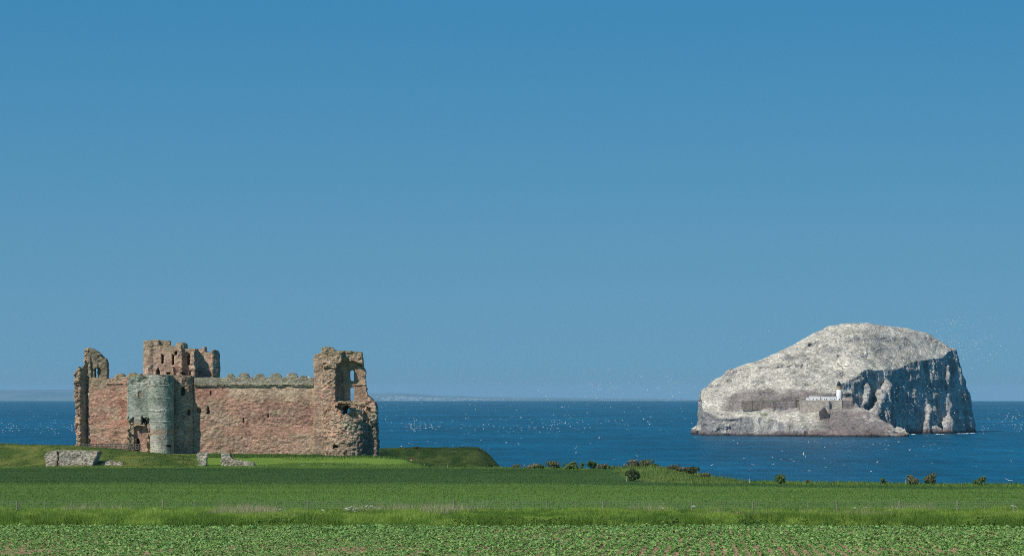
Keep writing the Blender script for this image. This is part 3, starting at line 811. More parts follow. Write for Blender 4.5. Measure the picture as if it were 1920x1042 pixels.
def t_left(px, py, V):
    n = fx(V, 0.35, 201); n2 = fx(V, 1.1, 202)
    c = mixc(PINK, BEIGE * 0.95, sstep(-0.35, 0.45, n))
    c = mixc(c, RED * 1.15, sstep(0.05, 0.5, n2 + np.interp(px, [165, 200, 245], [-0.5, 0.0, 0.35]) * ((py > 730) & (py < 800))))
    c = mixc(c, BEIGE * 0.9, sstep(6, 1, np.abs(py - 803 + 3 * n)) * 0.6)
    c = mixc(c, (0.19, 0.15, 0.11), sstep(4, 1, np.abs(py - 810 + 2 * n)) * sstep(-0.2, 0.3, n2) * 0.7)
    c = mixc(c, OLIVE, sstep(735, 716, py + 10 * n) * sstep(230, 175, px + 20 * n2) * 0.75)
    return mixc(c, OLIVE * 1.05, sstep(712, 704, py))
p = Part(164, 262, 696, 862, 490, 493.6)
p.slab([(164, 862), (164, 706), (199, 710), (213, 708.5), (216, 703), (222, 699.5), (229, 701), (233, 706), (237, 705), (241, 700), (250, 698), (256, 702), (264, 700), (264, 862)], 490, 493.4)
p.slab([(200, 719.5), (200, 717.6), (250, 717.6), (250, 719.5)], 489.72, 490.5)
p.rect(166.5, 170, 823, 828, 488, 490.8)
p.done('curtain_wall', castle, t_left, 0.15, seed=1)

def t_tow(px, py, V):
    n = fx(V, 0.4, 205); n2 = fx(V, 1.2, 206)
    c = mixc(DUST * 0.9, BEIGE * 0.85, sstep(-0.4, 0.4, n))
    c = mixc(c, PINK * 0.9, sstep(0.0, 0.4, n2) * sstep(740, 800, py))
    c = mixc(c, (0.175, 0.165, 0.125), sstep(720, 690, py + 15 * n) * 0.7 * (px > 164))
    return mixc(c, OLIVE * 0.95, sstep(-0.1, 0.4, n2 - 0.3 * n) * sstep(730, 670, py))
p = Part(138, 200, 650, 858, 487.6, 494.5, h=0.15)
p.slab([(156, 716), (155.5, 668), (156.5, 655), (160, 653), (172, 654), (180, 657.5), (188, 664), (192, 670), (198, 673), (199.5, 680), (200, 716)], 490.5, 493.0)
p.rect(180, 188, 689, 709.5, 488, 491.3, 2)
p.rect(176.4, 179.9, 690, 709, 490, 496)
p.slab([(164.2, 712), (164, 668), (170, 668), (170.5, 712)], 490.0, 491.5)
lump = p.poly([(146, 690), (150, 687), (156, 688), (158, 676), (163, 672), (165.5, 690), (165.5, 862), (143, 862), (145, 836), (147, 822), (143, 800), (142, 780), (144, 762), (141, 745), (141.5, 730), (141, 720), (142, 705)])
fr = 488.4 + 0.30 * np.maximum((p.X - PX(153, DC)) / 0.11457, 0) * 0.75 + 0 * p.Z
p.add(np.maximum(lump, np.maximum((fr - p.Y) * 0.85, p.Y - 494)))
p.done('ruined_tower', castle, t_tow, lambda a, b, y: np.where(a < 165, 0.48, 0.24), big=0.18, seed=2, label='tall narrow broken tower with one tall slit window')

def t_gate(px, py, V):
    n = fx(V, 0.4, 211); n2 = fx(V, 1.3, 212)
    g = mixc(GREEN * 1.05, (0.42, 0.42, 0.36), sstep(-0.3, 0.5, n))
    g = mixc(g, (0.125, 0.12, 0.105), sstep(0.12, 0.45, n2) * sstep(728, 718, py + 3 * n))
    g = mixc(g, (0.42, 0.40, 0.35), sstep(0.2, 0.5, -n2) * sstep(728, 712, py))
    cy = sstep(283, 289, px)
    g = mixc(g, (0.15, 0.155, 0.12), sstep(0.1, 0.5, n2) * sstep(789, 792, py) * sstep(806, 802, py) * cy)
    g = mixc(g, (0.40, 0.29, 0.215), sstep(802, 805, py + 2 * n) * sstep(817, 813, py + 2 * n) * cy * 0.85)
    g = mixc(g, (0.43, 0.40, 0.33), sstep(815, 818, py + 3 * n) * cy * 0.8)
    g = mixc(g, (0.20, 0.17, 0.10), sstep(0.15, 0.4, n2 - n) * sstep(812, 820, py) * sstep(840, 832, py) * cy * 0.8)
    low = sstep(783, 797, py + 8 * n) * sstep(289, 285, px)
    g = mixc(g, mixc(OLIVE * 1.05, BEIGE * 0.8, 0.5 + 0.5 * n2), low)
    pk = sstep(486.15, 486.4, V[:, 1]) * sstep(797, 800, py) * (px > 255) * (px < 286)
    g = mixc(g, mixc((0.42, 0.255, 0.195), (0.47, 0.29, 0.22), 0.5 + 0.5 * n), pk)
    fr = sstep(265, 266, px) * sstep(274, 273, px) * sstep(732.5, 734, py) * sstep(746, 744.5, py)
    return mixc(g, (0.36, 0.27, 0.19), fr * 0.85)
p = Part(244, 332, 699, 860, 483, 492, h=0.14)
p.slab([(246, 862), (245.5, 800), (245.5, 714), (250, 708), (258, 704), (290, 703.5), (310, 702), (322, 702.5), (328, 705), (329, 710), (329, 862)], 485.2, 492)
p.add(p.cyl(306.5, 486.2, 2.72, 703, 864))
for q in (723, 745.5, 769.5, 790):
    p.add(p.cyl(306.5, 486.2, 2.84, q - 0.7, q + 0.7))
p.slab([(246, 746.2), (246, 745), (300, 745), (300, 746.2)], 485.08, 486)
p.hole([(257, 862), (257.5, 800), (263, 797.5), (277, 797), (281, 789), (286, 778), (287.5, 790), (284.5, 815), (279, 840), (276, 862)], 480, 486.35)
p.hole([(245, 862), (245, 800), (250, 790), (257, 780), (259, 800), (259, 862)], 480, 485.75)
p.hole([(276, 862), (280, 838), (285, 812), (288, 790), (290, 862)], 480, 486.0)
p.rect(260, 267.2, 820.5, 846, 480, 490.2, 5)
p.hole([(271.5, 795), (271.8, 780), (275, 779), (279, 782), (281.2, 786), (281, 795)], 480, 488.5)
p.rect(268, 272.3, 802.8, 804.6, 480, 487)
p.rect(266.5, 272.8, 733.5, 744.8, 480, 485.45)
p.rect(320, 327.5, 832.5, 836.5, 478, 486.4)
p.done('gate_tower', castle, t_gate, lambda a, b, y: np.where(((a < 258) | ((a > 275) & (a < 288) & (y < 486.2))) & (b > 780), 0.75, np.where(b < 722, 0.22, 0.05)), seed=3,
       label='rounded grey green gate tower with arched doorway')

def t_body(px, py, V):
    n = fx(V, 0.4, 215); n2 = fx(V, 1.2, 216)
    c = mixc(BROWN, DUST * 0.8, sstep(-0.4, 0.5, n))
    c = mixc(c, RED * 0.9, sstep(0.1, 0.5, n2) * 0.6)
    return mixc(c, OLIVE * 0.8, sstep(0.0, 0.4, -n2) * sstep(760, 720, py) * 0.4)
p = Part(326, 372, 698, 862, 487.4, 494)
p.add(p.cyl(334.5, 491.4, 3.55, 704, 864, 0.008))
p.hole([(341.3, 742), (341, 730), (343.5, 725), (347, 724.8), (349.3, 730), (348.8, 738), (345.5, 742.5)], 484, 490.4)
p.rect(362, 367.6, 732, 748.5, 484, 492.5)
p.rect(352, 357.6, 766.5, 777.5, 484, 490.5, 3)
p.done('gatehouse_flank', castle, t_body, 0.30, seed=4)

def t_keep(px, py, V):
    n = fx(V, 0.35, 221); n2 = fx(V, 1.1, 222)
    c = mixc(DUST, BEIGE * 0.92, sstep(-0.4, 0.4, n))
    c = mixc(c, PINK * 0.95, sstep(0.0, 0.45, n2 + np.interp(py, [640, 690, 705], [-0.3, 0.05, 0.25])))
    c = mixc(c, RED * 1.1, sstep(0.25, 0.5, n2 - n) * (px > 370) * 0.7)
    return mixc(c, OLIVE, sstep(668, 648, py + 12 * n) * 0.55)
DK = 498.0
p = Part(270, 408, 634, 712, 496, 506.5, D0=DK)
p.slab([(271.5, 714), (271.8, 690), (272, 673), (276, 670.5), (278, 655), (279.5, 639.5), (285, 637), (292, 636), (297, 637.5), (297.5, 647), (316, 647.5), (328, 648.8), (330.7, 643.2), (335, 641.5), (339, 641), (343.4, 643.4), (345.4, 653.8), (353, 652.8), (366, 653), (366, 714)], 498, 504.5)
p.slab([(296, 650), (296, 637), (302, 637.5), (311.5, 637), (316, 639), (316.5, 650)], 500.5, 502)
p.slab([(345, 714), (345, 654), (353, 652.6), (376, 653), (377, 649), (381, 649), (381.6, 659), (393.5, 660), (398, 660), (398, 714)], 500.6, 504.8)
p.slab([(344, 714), (344, 653.5), (353, 652.6), (368, 653), (368, 714)], 499.2, 502)
p.add(p.cyl(279.5, 499.2, 1.45, 638.5, 716))
p.add(np.maximum(p.poly([(392, 714), (393, 661), (394.5, 655.6), (401, 655.4), (404.4, 663), (405.5, 687), (404.6, 714)]), np.maximum(500.4 + 0.9 * np.maximum(p.X - PX(396, DK), 0) - p.Y, p.Y - 505)))
for a, b, q in ((334.5, 341.5, 646), (322, 327.5, 686), (357.5, 365.5, 659)):
    p.slab([(a - 1, 714), (a, q + 8), (a + 1.5, q), (b - 1.5, q), (b, q + 10), (b + 1, 714)], 497.2, 499)
for a, b, q0, q1, ar in ((302.4, 306.6, 664, 681.5, 0), (322.4, 326.2, 664.5, 684, 2), (327, 332.2, 657.5, 665.5, 2), (350, 357.2, 664.5, 683, 2), (292.8, 299, 690, 714, 6),
                         (354, 358.5, 693.5, 704, 2), (312, 319, 698, 701, 0), (340, 348.5, 698.5, 701.5, 0), (377, 381, 698, 703, 0)):
    p.rect(a, b, q0, q1, 494, 500.6, ar)
p.hole([(344.5, 714), (344.5, 664), (350, 660), (357, 663), (358, 714)], 494, 498.4)
p.done('keep', castle, t_keep, lambda a, b, y: np.where(y < 497.8, 0.30, 0.18), big=0.08, seed=5, label='tall ruined keep rising behind the gate tower')

def t_right(px, py, V):
    n = fx(V, 0.3, 231); n2 = fx(V, 1.0, 232); n3 = fbm(V[:, 0] * 0.12, V[:, 1] * 0.1, V[:, 2] * 0.5, 3, 233)
    c = mixc(DUST * 0.95, PINK * 0.92, sstep(-0.3, 0.4, n))
    c = mixc(c, BEIGE * 1.0, sstep(756, 740, py + 10 * n3) * sstep(415, 432, px + 8 * n2) * 0.85)
    c = mixc(c, RED * 1.0, sstep(752, 742, py + 8 * n) * sstep(432, 420, px + 6 * n2) * 0.7)
    c = mixc(c, (0.37, 0.21, 0.17), sstep(752, 762, py + 10 * n3) * sstep(802, 792, py + 8 * n3) * sstep(-0.35, 0.3, n2 + np.interp(px, [380, 480, 560, 600], [-0.4, 0, 0.3, 0.2])) * 0.75)
    c = mixc(c, (0.50, 0.29, 0.215), sstep(797, 803, py + 5 * n3) * sstep(819, 813, py + 6 * n3) * sstep(395, 430, px + 15 * n) * 0.85)
    c = mixc(c, BEIGE * 0.88, sstep(815, 822, py + 5 * n3) * sstep(-0.2, 0.3, n2) * 0.6)
    c = c * (1 - 0.28 * sstep(0.05, 0.45, fbm(V[:, 0] * 0.7, V[:, 1] * 0.3, V[:, 2] * 0.06, 3, 236)) * sstep(775, 726, py + 14 * n))[:, None]
    c = mixc(c, (0.52, 0.31, 0.19), sstep(0.25, 0.5, n2 - 0.3 * n) * sstep(745, 752, py) * sstep(770, 762, py) * 0.7)
    return c
p = Part(366, 594, 712, 862, 490, 493.8)
p.slab([(362, 864), (362, 718.5), (594, 718.5), (594, 864)], 490, 493.6)
p.rect(393.8, 396.8, 732, 741, 488, 491.5)
p.hole([(386.8, 776), (388.5, 762), (391.3, 761), (394.2, 776)], 488, 491.8)
p.hole([(368, 773), (369, 766), (373, 764), (377, 767), (377.3, 773)], 488, 491.0)
p.rect(456, 457.6, 783, 793, 488, 491); p.rect(502, 503.4, 775, 783, 488, 491); p.rect(603.5, 605.5, 783, 793, 488, 491)
p.done('curtain_wall', castle, t_right, lambda a, b, y: np.where(b < 752, 0.13, np.where((b > 801) & (b < 815) & (a > 420), 0.06, 0.22)), seed=6)

def t_par(px, py, V):
    n = fx(V, 0.5, 241); n2 = fx(V, 1.3, 242)
    c = mixc((0.25, 0.235, 0.18), (0.34, 0.305, 0.235), sstep(-0.4, 0.4, n2))
    return mixc(c, (0.40, 0.28, 0.21), sstep(0.1, 0.45, n) * sstep(440, 380, px) * 0.8)
p = Part(364, 592, 703, 724, 489.6, 490.9, h=0.12)
p.slab([(364, 721), (364, 707.5), (395, 707), (410, 708), (423, 707), (500, 707), (588.5, 707.5), (588.5, 721)], 489.72, 490.75)
p.slab([(364, 723.4), (364, 722), (588.5, 722), (588.5, 723.4)], 489.62, 490.6)
p.slab([(364, 720.6), (364, 719.6), (588.5, 719.6), (588.5, 720.6)], 489.55, 490.6)
par = p.done('parapet', castle, t_par, 0.09, seed=7)
for i, (a, b, q) in enumerate(((424, 439.5, 699.7), (446, 468, 699.0), (477, 496.5, 700.3), (505, 527.5, 699.3), (536, 559, 699), (562, 575.5, 703.2))):
    p = Part(a - 1, b + 1, q, 709, 489.6, 490.9, h=0.12)
    p.slab([(a, 709), (a + 1, 705), (a + 4, q + 1.2), (a + 7, q), (b - 6, q), (b - 3, q + 1.4), (b, 705.5), (b + 0.5, 709)], 489.78, 490.7)
    p.done('merlon', par, t_par, 0.10, seed=20 + i)

def t_east(px, py, V):
    n = fx(V, 0.4, 251); n2 = fx(V, 1.2, 252)
    c = mixc(DUST, BEIGE * 0.85, sstep(-0.4, 0.4, n))
    c = mixc(c, PINK * 0.95, sstep(0.0, 0.5, n2 + np.interp(py, [680, 730, 760, 800], [-0.35, -0.1, 0.15, -0.1])))
    c = mixc(c, OLIVE * 0.85, sstep(676, 662, py + 8 * n) * 0.8)
    c = mixc(c, (0.33, 0.31, 0.23), sstep(-0.25, 0.35, n - 0.2 * n2) * sstep(758, 772, py) * sstep(815, 800, py + 10 * n2) * (px > 626) * 0.8)
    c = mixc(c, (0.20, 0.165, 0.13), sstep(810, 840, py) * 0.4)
    c = mixc(c, (0.15, 0.125, 0.105), sstep(668, 676, px) * sstep(785, 800, py) * 0.6)  # shade on the right-turned lower mass, painted into the stone colour
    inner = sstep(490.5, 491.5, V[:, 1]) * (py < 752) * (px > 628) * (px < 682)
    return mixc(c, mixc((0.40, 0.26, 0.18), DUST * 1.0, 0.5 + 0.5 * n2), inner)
p = Part(586, 710, 648, 864, 484.2, 496.5, h=0.16)
out = [(588, 864), (588.5, 725), (588, 669), (592, 663.5), (603, 661), (603.6, 652), (612, 650.5), (622, 650.5), (627.6, 657), (650, 658), (677, 660), (679.3, 671), (679.6, 688), (685, 697.6), (683.5, 705), (684.6, 720.6), (686.4, 732), (688, 741), (692, 744), (692, 864)]
p.slab(out, 489.3, 494.2)
p.slab([(604, 864), (604, 700), (612, 690), (629.5, 688), (629.5, 864)], 489.05, 490)
p.slab([(606, 690), (606, 660), (640, 662), (640, 690)], 488.7, 490)
p.slab([(683, 864), (684, 746), (690, 742), (698, 749.5), (703.6, 755), (706.4, 771), (706, 796), (707.6, 827), (707, 864)], 488.3, 495.5)
p.hole([(629.6, 752), (629.2, 691), (632.5, 683.5), (640, 678), (650, 676), (661, 676.5), (669, 678.5), (678, 682), (690, 690), (694, 752)], 480, 492.0)
p.hole([(680.5, 752), (681, 700), (679, 688), (700, 688), (700, 738), (690, 741)], 480, 491.3)
p.hole([(640, 752), (640, 690), (642, 664), (648, 652), (690, 652), (692, 752)], 480, 490.6)
p.slab([(630, 721.6), (630, 720), (684, 720), (684, 721.6)], 491.8, 493)
lowm = p.cyl(652.5, 489.7, 4.75, 752.5, 866, 0.0)
p.add(np.maximum(lowm, p.poly([(606, 866), (611, 850), (617, 810), (622, 770), (632, 754), (642, 751), (668, 757), (700, 775), (700, 866)])))
p.slab([(610, 866), (612, 848), (618, 812), (620, 780), (632, 760), (660, 866)], 487.4, 490)
p.hole([(681.5, 790), (681.5, 764), (686, 761), (696.5, 762), (697, 784), (692, 791)], 484, 489.5)
p.hole([(630, 762), (640, 755.5), (668, 757), (683, 762), (684, 780), (668, 790), (655, 778), (640, 768)], 484, 487.6)
p.hole([(644.5, 776), (645, 763), (649, 759.5), (656.5, 761), (657, 776)], 484, 491.5)
for pts in ([(657.3, 714), (657.3, 695.5), (659, 693.3), (662, 693.3), (663.7, 695.5), (663.7, 714)], [(657.3, 752), (657.3, 728), (659, 725.8), (662.4, 725.8), (664, 728), (664, 752)],
            [(651, 776), (651.3, 765), (654, 763.5), (656.3, 766), (656, 776)]):
    p.cut(np.maximum(p.ppoly(pts), 489 - p.Y))
p.rect(638, 640.6, 695, 717, 490, 492.3); p.rect(639, 642.2, 728, 750, 490, 492.3)
p.hole([(627, 838), (628, 833), (633, 831.5), (638.6, 834), (637, 839)], 483, 487.6)
p.hole([(697, 802), (697, 797), (700, 795), (700.5, 802)], 484, 490)
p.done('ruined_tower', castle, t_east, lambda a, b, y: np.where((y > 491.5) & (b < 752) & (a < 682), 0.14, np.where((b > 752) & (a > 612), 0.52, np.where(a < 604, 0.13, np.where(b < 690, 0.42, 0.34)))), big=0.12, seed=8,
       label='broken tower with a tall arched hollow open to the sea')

# ------------------------------------------------------------------ person on the wall walk
def skin_body(name, caps, h, mat, parent, tintf=None, grow=0.0):
    P = np.array([[*a, *b] for a, b, *_ in caps]).reshape(-1, 3)
    lo, hi = P.min(0) - 0.22, P.max(0) + 0.22
    ax = [np.arange(lo[k], hi[k], h) for k in range(3)]
    X, Y, Z = np.meshgrid(*ax, indexing='ij')
    acc = np.zeros(X.shape)
    for a, b, ra, rb in caps:
        a, b = np.array(a), np.array(b); e = b - a
        t = np.clip(((X - a[0]) * e[0] + (Y - a[1]) * e[1] + (Z - a[2]) * e[2]) / max(e @ e, 1e-9), 0, 1)
        d = np.sqrt((X - a[0] - t * e[0]) ** 2 + (Y - a[1] - t * e[1]) ** 2 + (Z - a[2] - t * e[2]) ** 2) - (ra + (rb - ra) * t) - grow
        acc += np.exp(-np.clip(d, -0.3, 0.6) / 0.012)
    f = (-0.012 * np.log(acc + 1e-30)).astype(np.float32)
    V, Q = nets(f, lo, h)
    return put(name, V, Q, mat, parent, smooth=True)
def build_person():
    x, y = float(PX(579, 491.6)), 491.75
    z = float(PZ(718.5, DC))
    t = root('person', (x, y, z), 'person in a pale top with dark hair standing behind the castle parapet', 'person')
    def q(a, b, c): return (x + a, y + b, z + c)
    hd = [(q(0, -0.01, 1.56), q(0, 0.01, 1.64), 0.085, 0.095), (q(0, 0.02, 1.40), q(0, 0, 1.52), 0.055, 0.052), (q(0, -0.10, 1.57), q(0, -0.105, 1.55), 0.015, 0.02),
          (q(-0.035, -0.085, 1.605), q(0.035, -0.085, 1.605), 0.015, 0.015), (q(0.09, 0.01, 1.58), q(0.092, 0.01, 1.61), 0.016, 0.018), (q(-0.09, 0.01, 1.58), q(-0.092, 0.01, 1.61), 0.016, 0.018)]
    torso = [(q(-0.12, 0.01, 1.36), q(0.12, 0.01, 1.36), 0.085, 0.085), (q(0, 0.01, 1.30), q(0, 0.01, 1.0), 0.145, 0.125), (q(-0.05, 0, 1.25), q(-0.05, 0, 1.0), 0.11, 0.11), (q(0.05, 0, 1.25), q(0.05, 0, 1.0), 0.11, 0.11)]
    arms, hands = [], []
    for s in (-1, 1):
        arms += [(q(0.19 * s, 0.01, 1.35), q(0.25 * s, -0.02, 1.08), 0.06, 0.045)]
        hands += [(q(0.25 * s, -0.02, 1.08), q(0.19 * s, -0.24, 0.98), 0.044, 0.03), (q(0.18 * s, -0.27, 0.97), q(0.16 * s, -0.33, 0.96), 0.036, 0.032)]
        for k, L in enumerate((0.06, 0.075, 0.08, 0.065)):
            o = (k - 1.5) * 0.019
            hands += [(q(0.16 * s + o, -0.345, 0.96), q(0.155 * s + o, -0.345 - L, 0.945), 0.0095, 0.008)]
        hands += [(q((0.16 - 0.035) * s, -0.30, 0.96), q((0.16 - 0.07) * s, -0.345, 0.955), 0.012, 0.009)]
    legs = []
    for s in (-1, 1):
        legs += [(q(0.08 * s, 0.01, 0.95), q(0.10 * s, 0, 0.50), 0.10, 0.068), (q(0.10 * s, 0, 0.50), q(0.10 * s, 0.03, 0.09), 0.062, 0.042), (q(0.10 * s, 0.03, 0.045), q(0.12 * s, -0.13, 0.035), 0.045, 0.035)]
    skin = plain_mat('skin', (0.50, 0.32, 0.23), 0.6, 0.05, 5.0)
    skin_body('body', hd + torso + arms + hands + legs, 0.013, skin, t)
    skin_body('shirt', torso + arms, 0.018, plain_mat('pale_cotton', (0.72, 0.70, 0.62), 0.9, 0.05, 6.0), t, grow=0.016)
    skin_body('trousers', legs[:2] + legs[3:5] + [(q(-0.06, 0.01, 0.95), q(0.06, 0.01, 0.95), 0.12, 0.12)], 0.018, plain_mat('dark_denim', (0.03, 0.04, 0.07), 0.9, 0.1, 6.0), t, grow=0.014)
    skin_body('hair', [(q(0, 0.03, 1.63), q(0, 0.035, 1.69), 0.10, 0.085), (q(0, 0.07, 1.52), q(0, 0.06, 1.62), 0.06, 0.075)], 0.013, plain_mat('dark_hair', (0.025, 0.02, 0.015), 0.6, 0.2, 9.0), t, grow=0.006)
build_person()

# ------------------------------------------------------------------ ruins and bridge in front of the castle
def t_ruin(px, py, V):
    n = fx(V, 0.5, 261); n2 = fx(V, 1.5, 262)
    c = mixc((0.29, 0.27, 0.22), (0.42, 0.375, 0.31), sstep(-0.4, 0.4, n2))
    return mixc(c, (0.44, 0.34, 0.27), sstep(0.0, 0.5, n) * 0.6)
def ruin(name, label, pts, d0, d1, D0, rough, cuts=(), seed=0, big=0.0, slope=0.0):
    a = [q[0] for q in pts]; b = [q[1] for q in pts]
    p = Part(min(a), max(a), min(b), max(b), d0 - abs(slope) * 0.5, d1 + 0.5, D0=D0, h=0.13)
    fr = d0 + slope * (p.Z - p.zs[0]) + 0 * p.X
    p.add(np.maximum(p.poly(pts), np.maximum(fr - p.Y, p.Y - d1)))
    for c, e0, e1 in cuts: p.hole(c, e0, e1)
    o = p.done(name, None, t_ruin, rough, mat=M_RUIN, seed=seed, big=big)
    base = Vector((float(PX(sum(a) / len(a), D0)), (d0 + d1) / 2, float(PZ(max(b), D0))))
    o.data.transform(__import__('mathutils').Matrix.Translation(-base)); o.location = base
    return tag(o, label, 'ruin')
ruin('ruined_wall', 'long grey rubble wall set in the grassy bank, split by a crack', [(87, 884), (86, 862), (85, 852), (91, 846), (104, 844), (130, 844), (160, 844.5), (185, 845.5), (182, 854), (176, 868), (174, 884)], 439.0, 444, 440, 0.22,
     cuts=[([(107.5, 846), (111, 846), (112.5, 858), (110, 866), (113, 880), (108, 880), (108, 864), (110, 857)], 436, 440.0)], seed=31, slope=0.10)
ruin('rubble_heap', 'low spill of grey rubble right of the long ruined wall', [(176, 884), (181, 873), (190, 868), (196, 864), (206, 865), (216, 867), (226, 869), (232, 875), (234, 884)], 439.6, 444, 440, 0.4, seed=32, big=0.2, slope=0.5)
ruin('stone_pillar', 'stub of grey stone pillar wider at its mossy top, on the lawn', [(373, 876), (373, 866), (371, 858), (369, 850), (372, 847.5), (381, 846.8), (390, 848), (390.5, 854), (388.5, 862), (387, 876)], 441, 442.6, 442, 0.22, seed=33)
ruin('ruined_wall', 'short grey wall end stepping down to a low stone footing on the lawn', [(416, 876), (416, 850), (424, 848.5), (432, 848.5), (434, 856), (438, 860), (448, 861), (458, 863), (468, 865), (478, 867.5), (480, 876)], 441, 442.4, 442, 0.22, seed=34)
def small_stone(px, py, D, w, h, label, seed):
    x, z = float(PX(px, D)), float(PZ(py, D))
    r = np.random.default_rng(seed)
    u = np.linspace(0, math.pi, 7); v = np.linspace(0, 2 * math.pi, 10, endpoint=False)
    V = np.array([(x + w * math.sin(a) * math.cos(b) * r.uniform(0.8, 1.1), D + w * 0.8 * math.sin(a) * math.sin(b), z + h * math.cos(a) * r.uniform(0.85, 1.1)) for a in u for b in v])
    Q = np.array([(i * 10 + k, (i + 1) * 10 + k, (i + 1) * 10 + (k + 1) % 10, i * 10 + (k + 1) % 10) for i in range(6) for k in range(10)])
    tag(put('boulder', V, Q, M_RUIN, None, (x, D, z), tint=np.tile(np.array((0.33, 0.31, 0.28)), (len(V), 1))), label, 'boulder', 'boulders by the lawn edge')
small_stone(567, 873.5, 443, 0.35, 0.32, 'pale boulder with a dark post beside it at the lawn edge', 1)
small_stone(607, 870.5, 444, 0.22, 0.16, 'small pale boulder between the two ends of the lawn edge', 2)
small_stone(651, 874.5, 443, 0.25, 0.2, 'whitish boulder in long grass below the broken hollow tower', 3)

def footbridge():
    D = 481.5
    z = lambda p: float(PZ(p, D)); X = lambda p: float(PX(p, D))
    t = root('footbridge', (X(214), D, z(842)), 'wooden footbridge with post and rail sides leading to the castle door', 'footbridge')
    MB().box(X(160), X(264.5), D - 0.9, D + 0.9, z(842.2), z(840.6)).put('deck', M_TIMBER, t)
    for yy in (D - 0.95, D + 0.95):
        for q, r in ((832.4, 0.06), (835.8, 0.045), (838.6, 0.045)):
            a = MB().box(X(154), X(263), yy - 0.03, yy + 0.03, z(q) - r, z(q) + r)
            a.put('rail', M_TIMBER, t)
        for k in range(13):
            px = 156 + k * 8.8
            MB().box(X(px) - 0.07, X(px) + 0.07, yy - 0.13, yy - 0.031, z(842.5), z(831.2)).put('post', M_TIMBER, t)
footbridge()

# ------------------------------------------------------------------ fences and stakes
def field_fence():
    D = 211.0
    thick = {0, 2, 5, 9}
    t = root('field_fence', (0, D, 29.0), 'wire fence on wooden posts between the rough verge and green field', 'fence')
    for k in range(-28, 14):
        px = 1297 + 55.2 * k + 4 * math.sin(k * 7.3)
        x = float(PX(px, D)); z0 = float(land(x, D)); r = 0.085 if (k % 5 == 2 or k in thick) else 0.035
        top = z0 + 1.02 + 0.06 * math.sin(k * 3.1)
        MB().tube((x, D, z0 - 0.3), (x + 0.03 * math.sin(k), D, top), r, r * 0.92, 7).put('post', M_POST, t)
    xa, xb = float(PX(1297 - 55.2 * 28, D)), float(PX(1297 + 55.2 * 13, D))
    for hgt in (0.96, 0.78, 0.6, 0.42):
        mb = MB(); n = 24
        pts = [(xa + (xb - xa) * i / n, D - 0.09, float(land(xa + (xb - xa) * i / n, D)) + hgt) for i in range(n + 1)]
        for a, b in zip(pts[:-1], pts[1:]): mb.tube(a, b, 0.008, n=4)
        mb.put('wire', M_WIRE, t)
field_fence()
for px, D, hh, pale, lb in ((563, 445, 0.8, 0, 'dark short stake beside a pale boulder'), (669.5, 441, 0.75, 1, 'thin white stake in dark grass below the hollow tower'), (701, 462, 0.9, 1, 'thin pale stake right against the tower foot'),
                        (719.5, 463, 0.75, 1, 'thin pale stake just clear of the tower foot on the bank'), (795, 438, 0.7, 1, 'thin pale stake near the foot of the green headland'), (838.5, 437, 0.7, 1, 'thin pale stake in front of the headland slope'),
                        (1175, 321, 1.1, 1, 'pale post leaning by the dark bush on the knoll'), (1405, 312, 0.9, 1, 'short pale post at the cliff edge left of the round dark bush'), (1698, 303, 1.0, 1, 'pale post at the left of the wide cliff edge bush'), (1846, 301, 1.0, 1, 'pale leaning post at the right of the last cliff edge bush')):
    x = float(PX(px, D)); z = float(land(x, D))
    o = MB().tube((x, D, z - 0.2), (x + 0.06, D, z + hh * 0.7), 0.045, 0.04).put('stake', M_PALE if pale else M_POST, None, (x, D, z))
    tag(o, lb, 'stake', 'stakes and posts along the grass')
def board():
    D = 463.0; x = float(PX(770, D)); z = float(land(x, D))
    t = root('notice_board', (x, D, z), 'small dark red board with a white panel at the end of the bank', 'sign')
    MB().tube((x, D, z - 0.2), (x, D, z + 0.75), 0.05).put('post', M_POST, t)
    MB().box(x - 0.24, x + 0.24, D - 0.1, D - 0.05, z + 0.45, z + 1.0).put('panel', plain_mat('dark_red_paint', (0.20, 0.03, 0.02), 0.7, 0.1, 3.0), t)
    MB().box(x - 0.02, x + 0.2, D - 0.12, D - 0.1, z + 0.42, z + 0.72).put('notice', plain_mat('white_paint', (0.75, 0.7, 0.6), 0.7, 0.05, 3.0), t)
board()

# ------------------------------------------------------------------ grass, wheat and crop
def blades(P, hgt, wid, lean, C, tipc=1.25):
    n = len(P)
    a = rng.uniform(-0.6, 0.6, n); ux, uy = np.cos(a) * wid * 0.5, np.sin(a) * wid * 0.5
    b = rng.uniform(0, 2 * math.pi, n); l = lean * hgt * rng.uniform(0.2, 1.0, n)
    V = np.zeros((n, 3, 3))
    V[:, 0] = P; V[:, 0, 0] -= ux; V[:, 0, 1] -= uy; V[:, 0, 2] -= 0.05
    V[:, 1] = P; V[:, 1, 0] += ux; V[:, 1, 1] += uy; V[:, 1, 2] -= 0.05
    V[:, 2] = P; V[:, 2, 0] += np.cos(b) * l; V[:, 2, 1] += np.sin(b) * l; V[:, 2, 2] += hgt
    CC = np.repeat(C[:, None], 3, 1); CC[:, 2] *= tipc
    return V.reshape(-1, 3), np.arange(n * 3).reshape(-1, 3), CC.reshape(-1, 3)
def on_land(x, y): return np.stack([x, y, land(x, y)], -1)
def scatter(n, ya, yb, margin=6.0):
    """even scatter over the part of the land the view can reach, a little wider"""
    y = np.sqrt(rng.uniform(ya ** 2, yb ** 2, n)); x = rng.uniform(-1, 1, n) * (0.236 * y + margin)
    return x, y
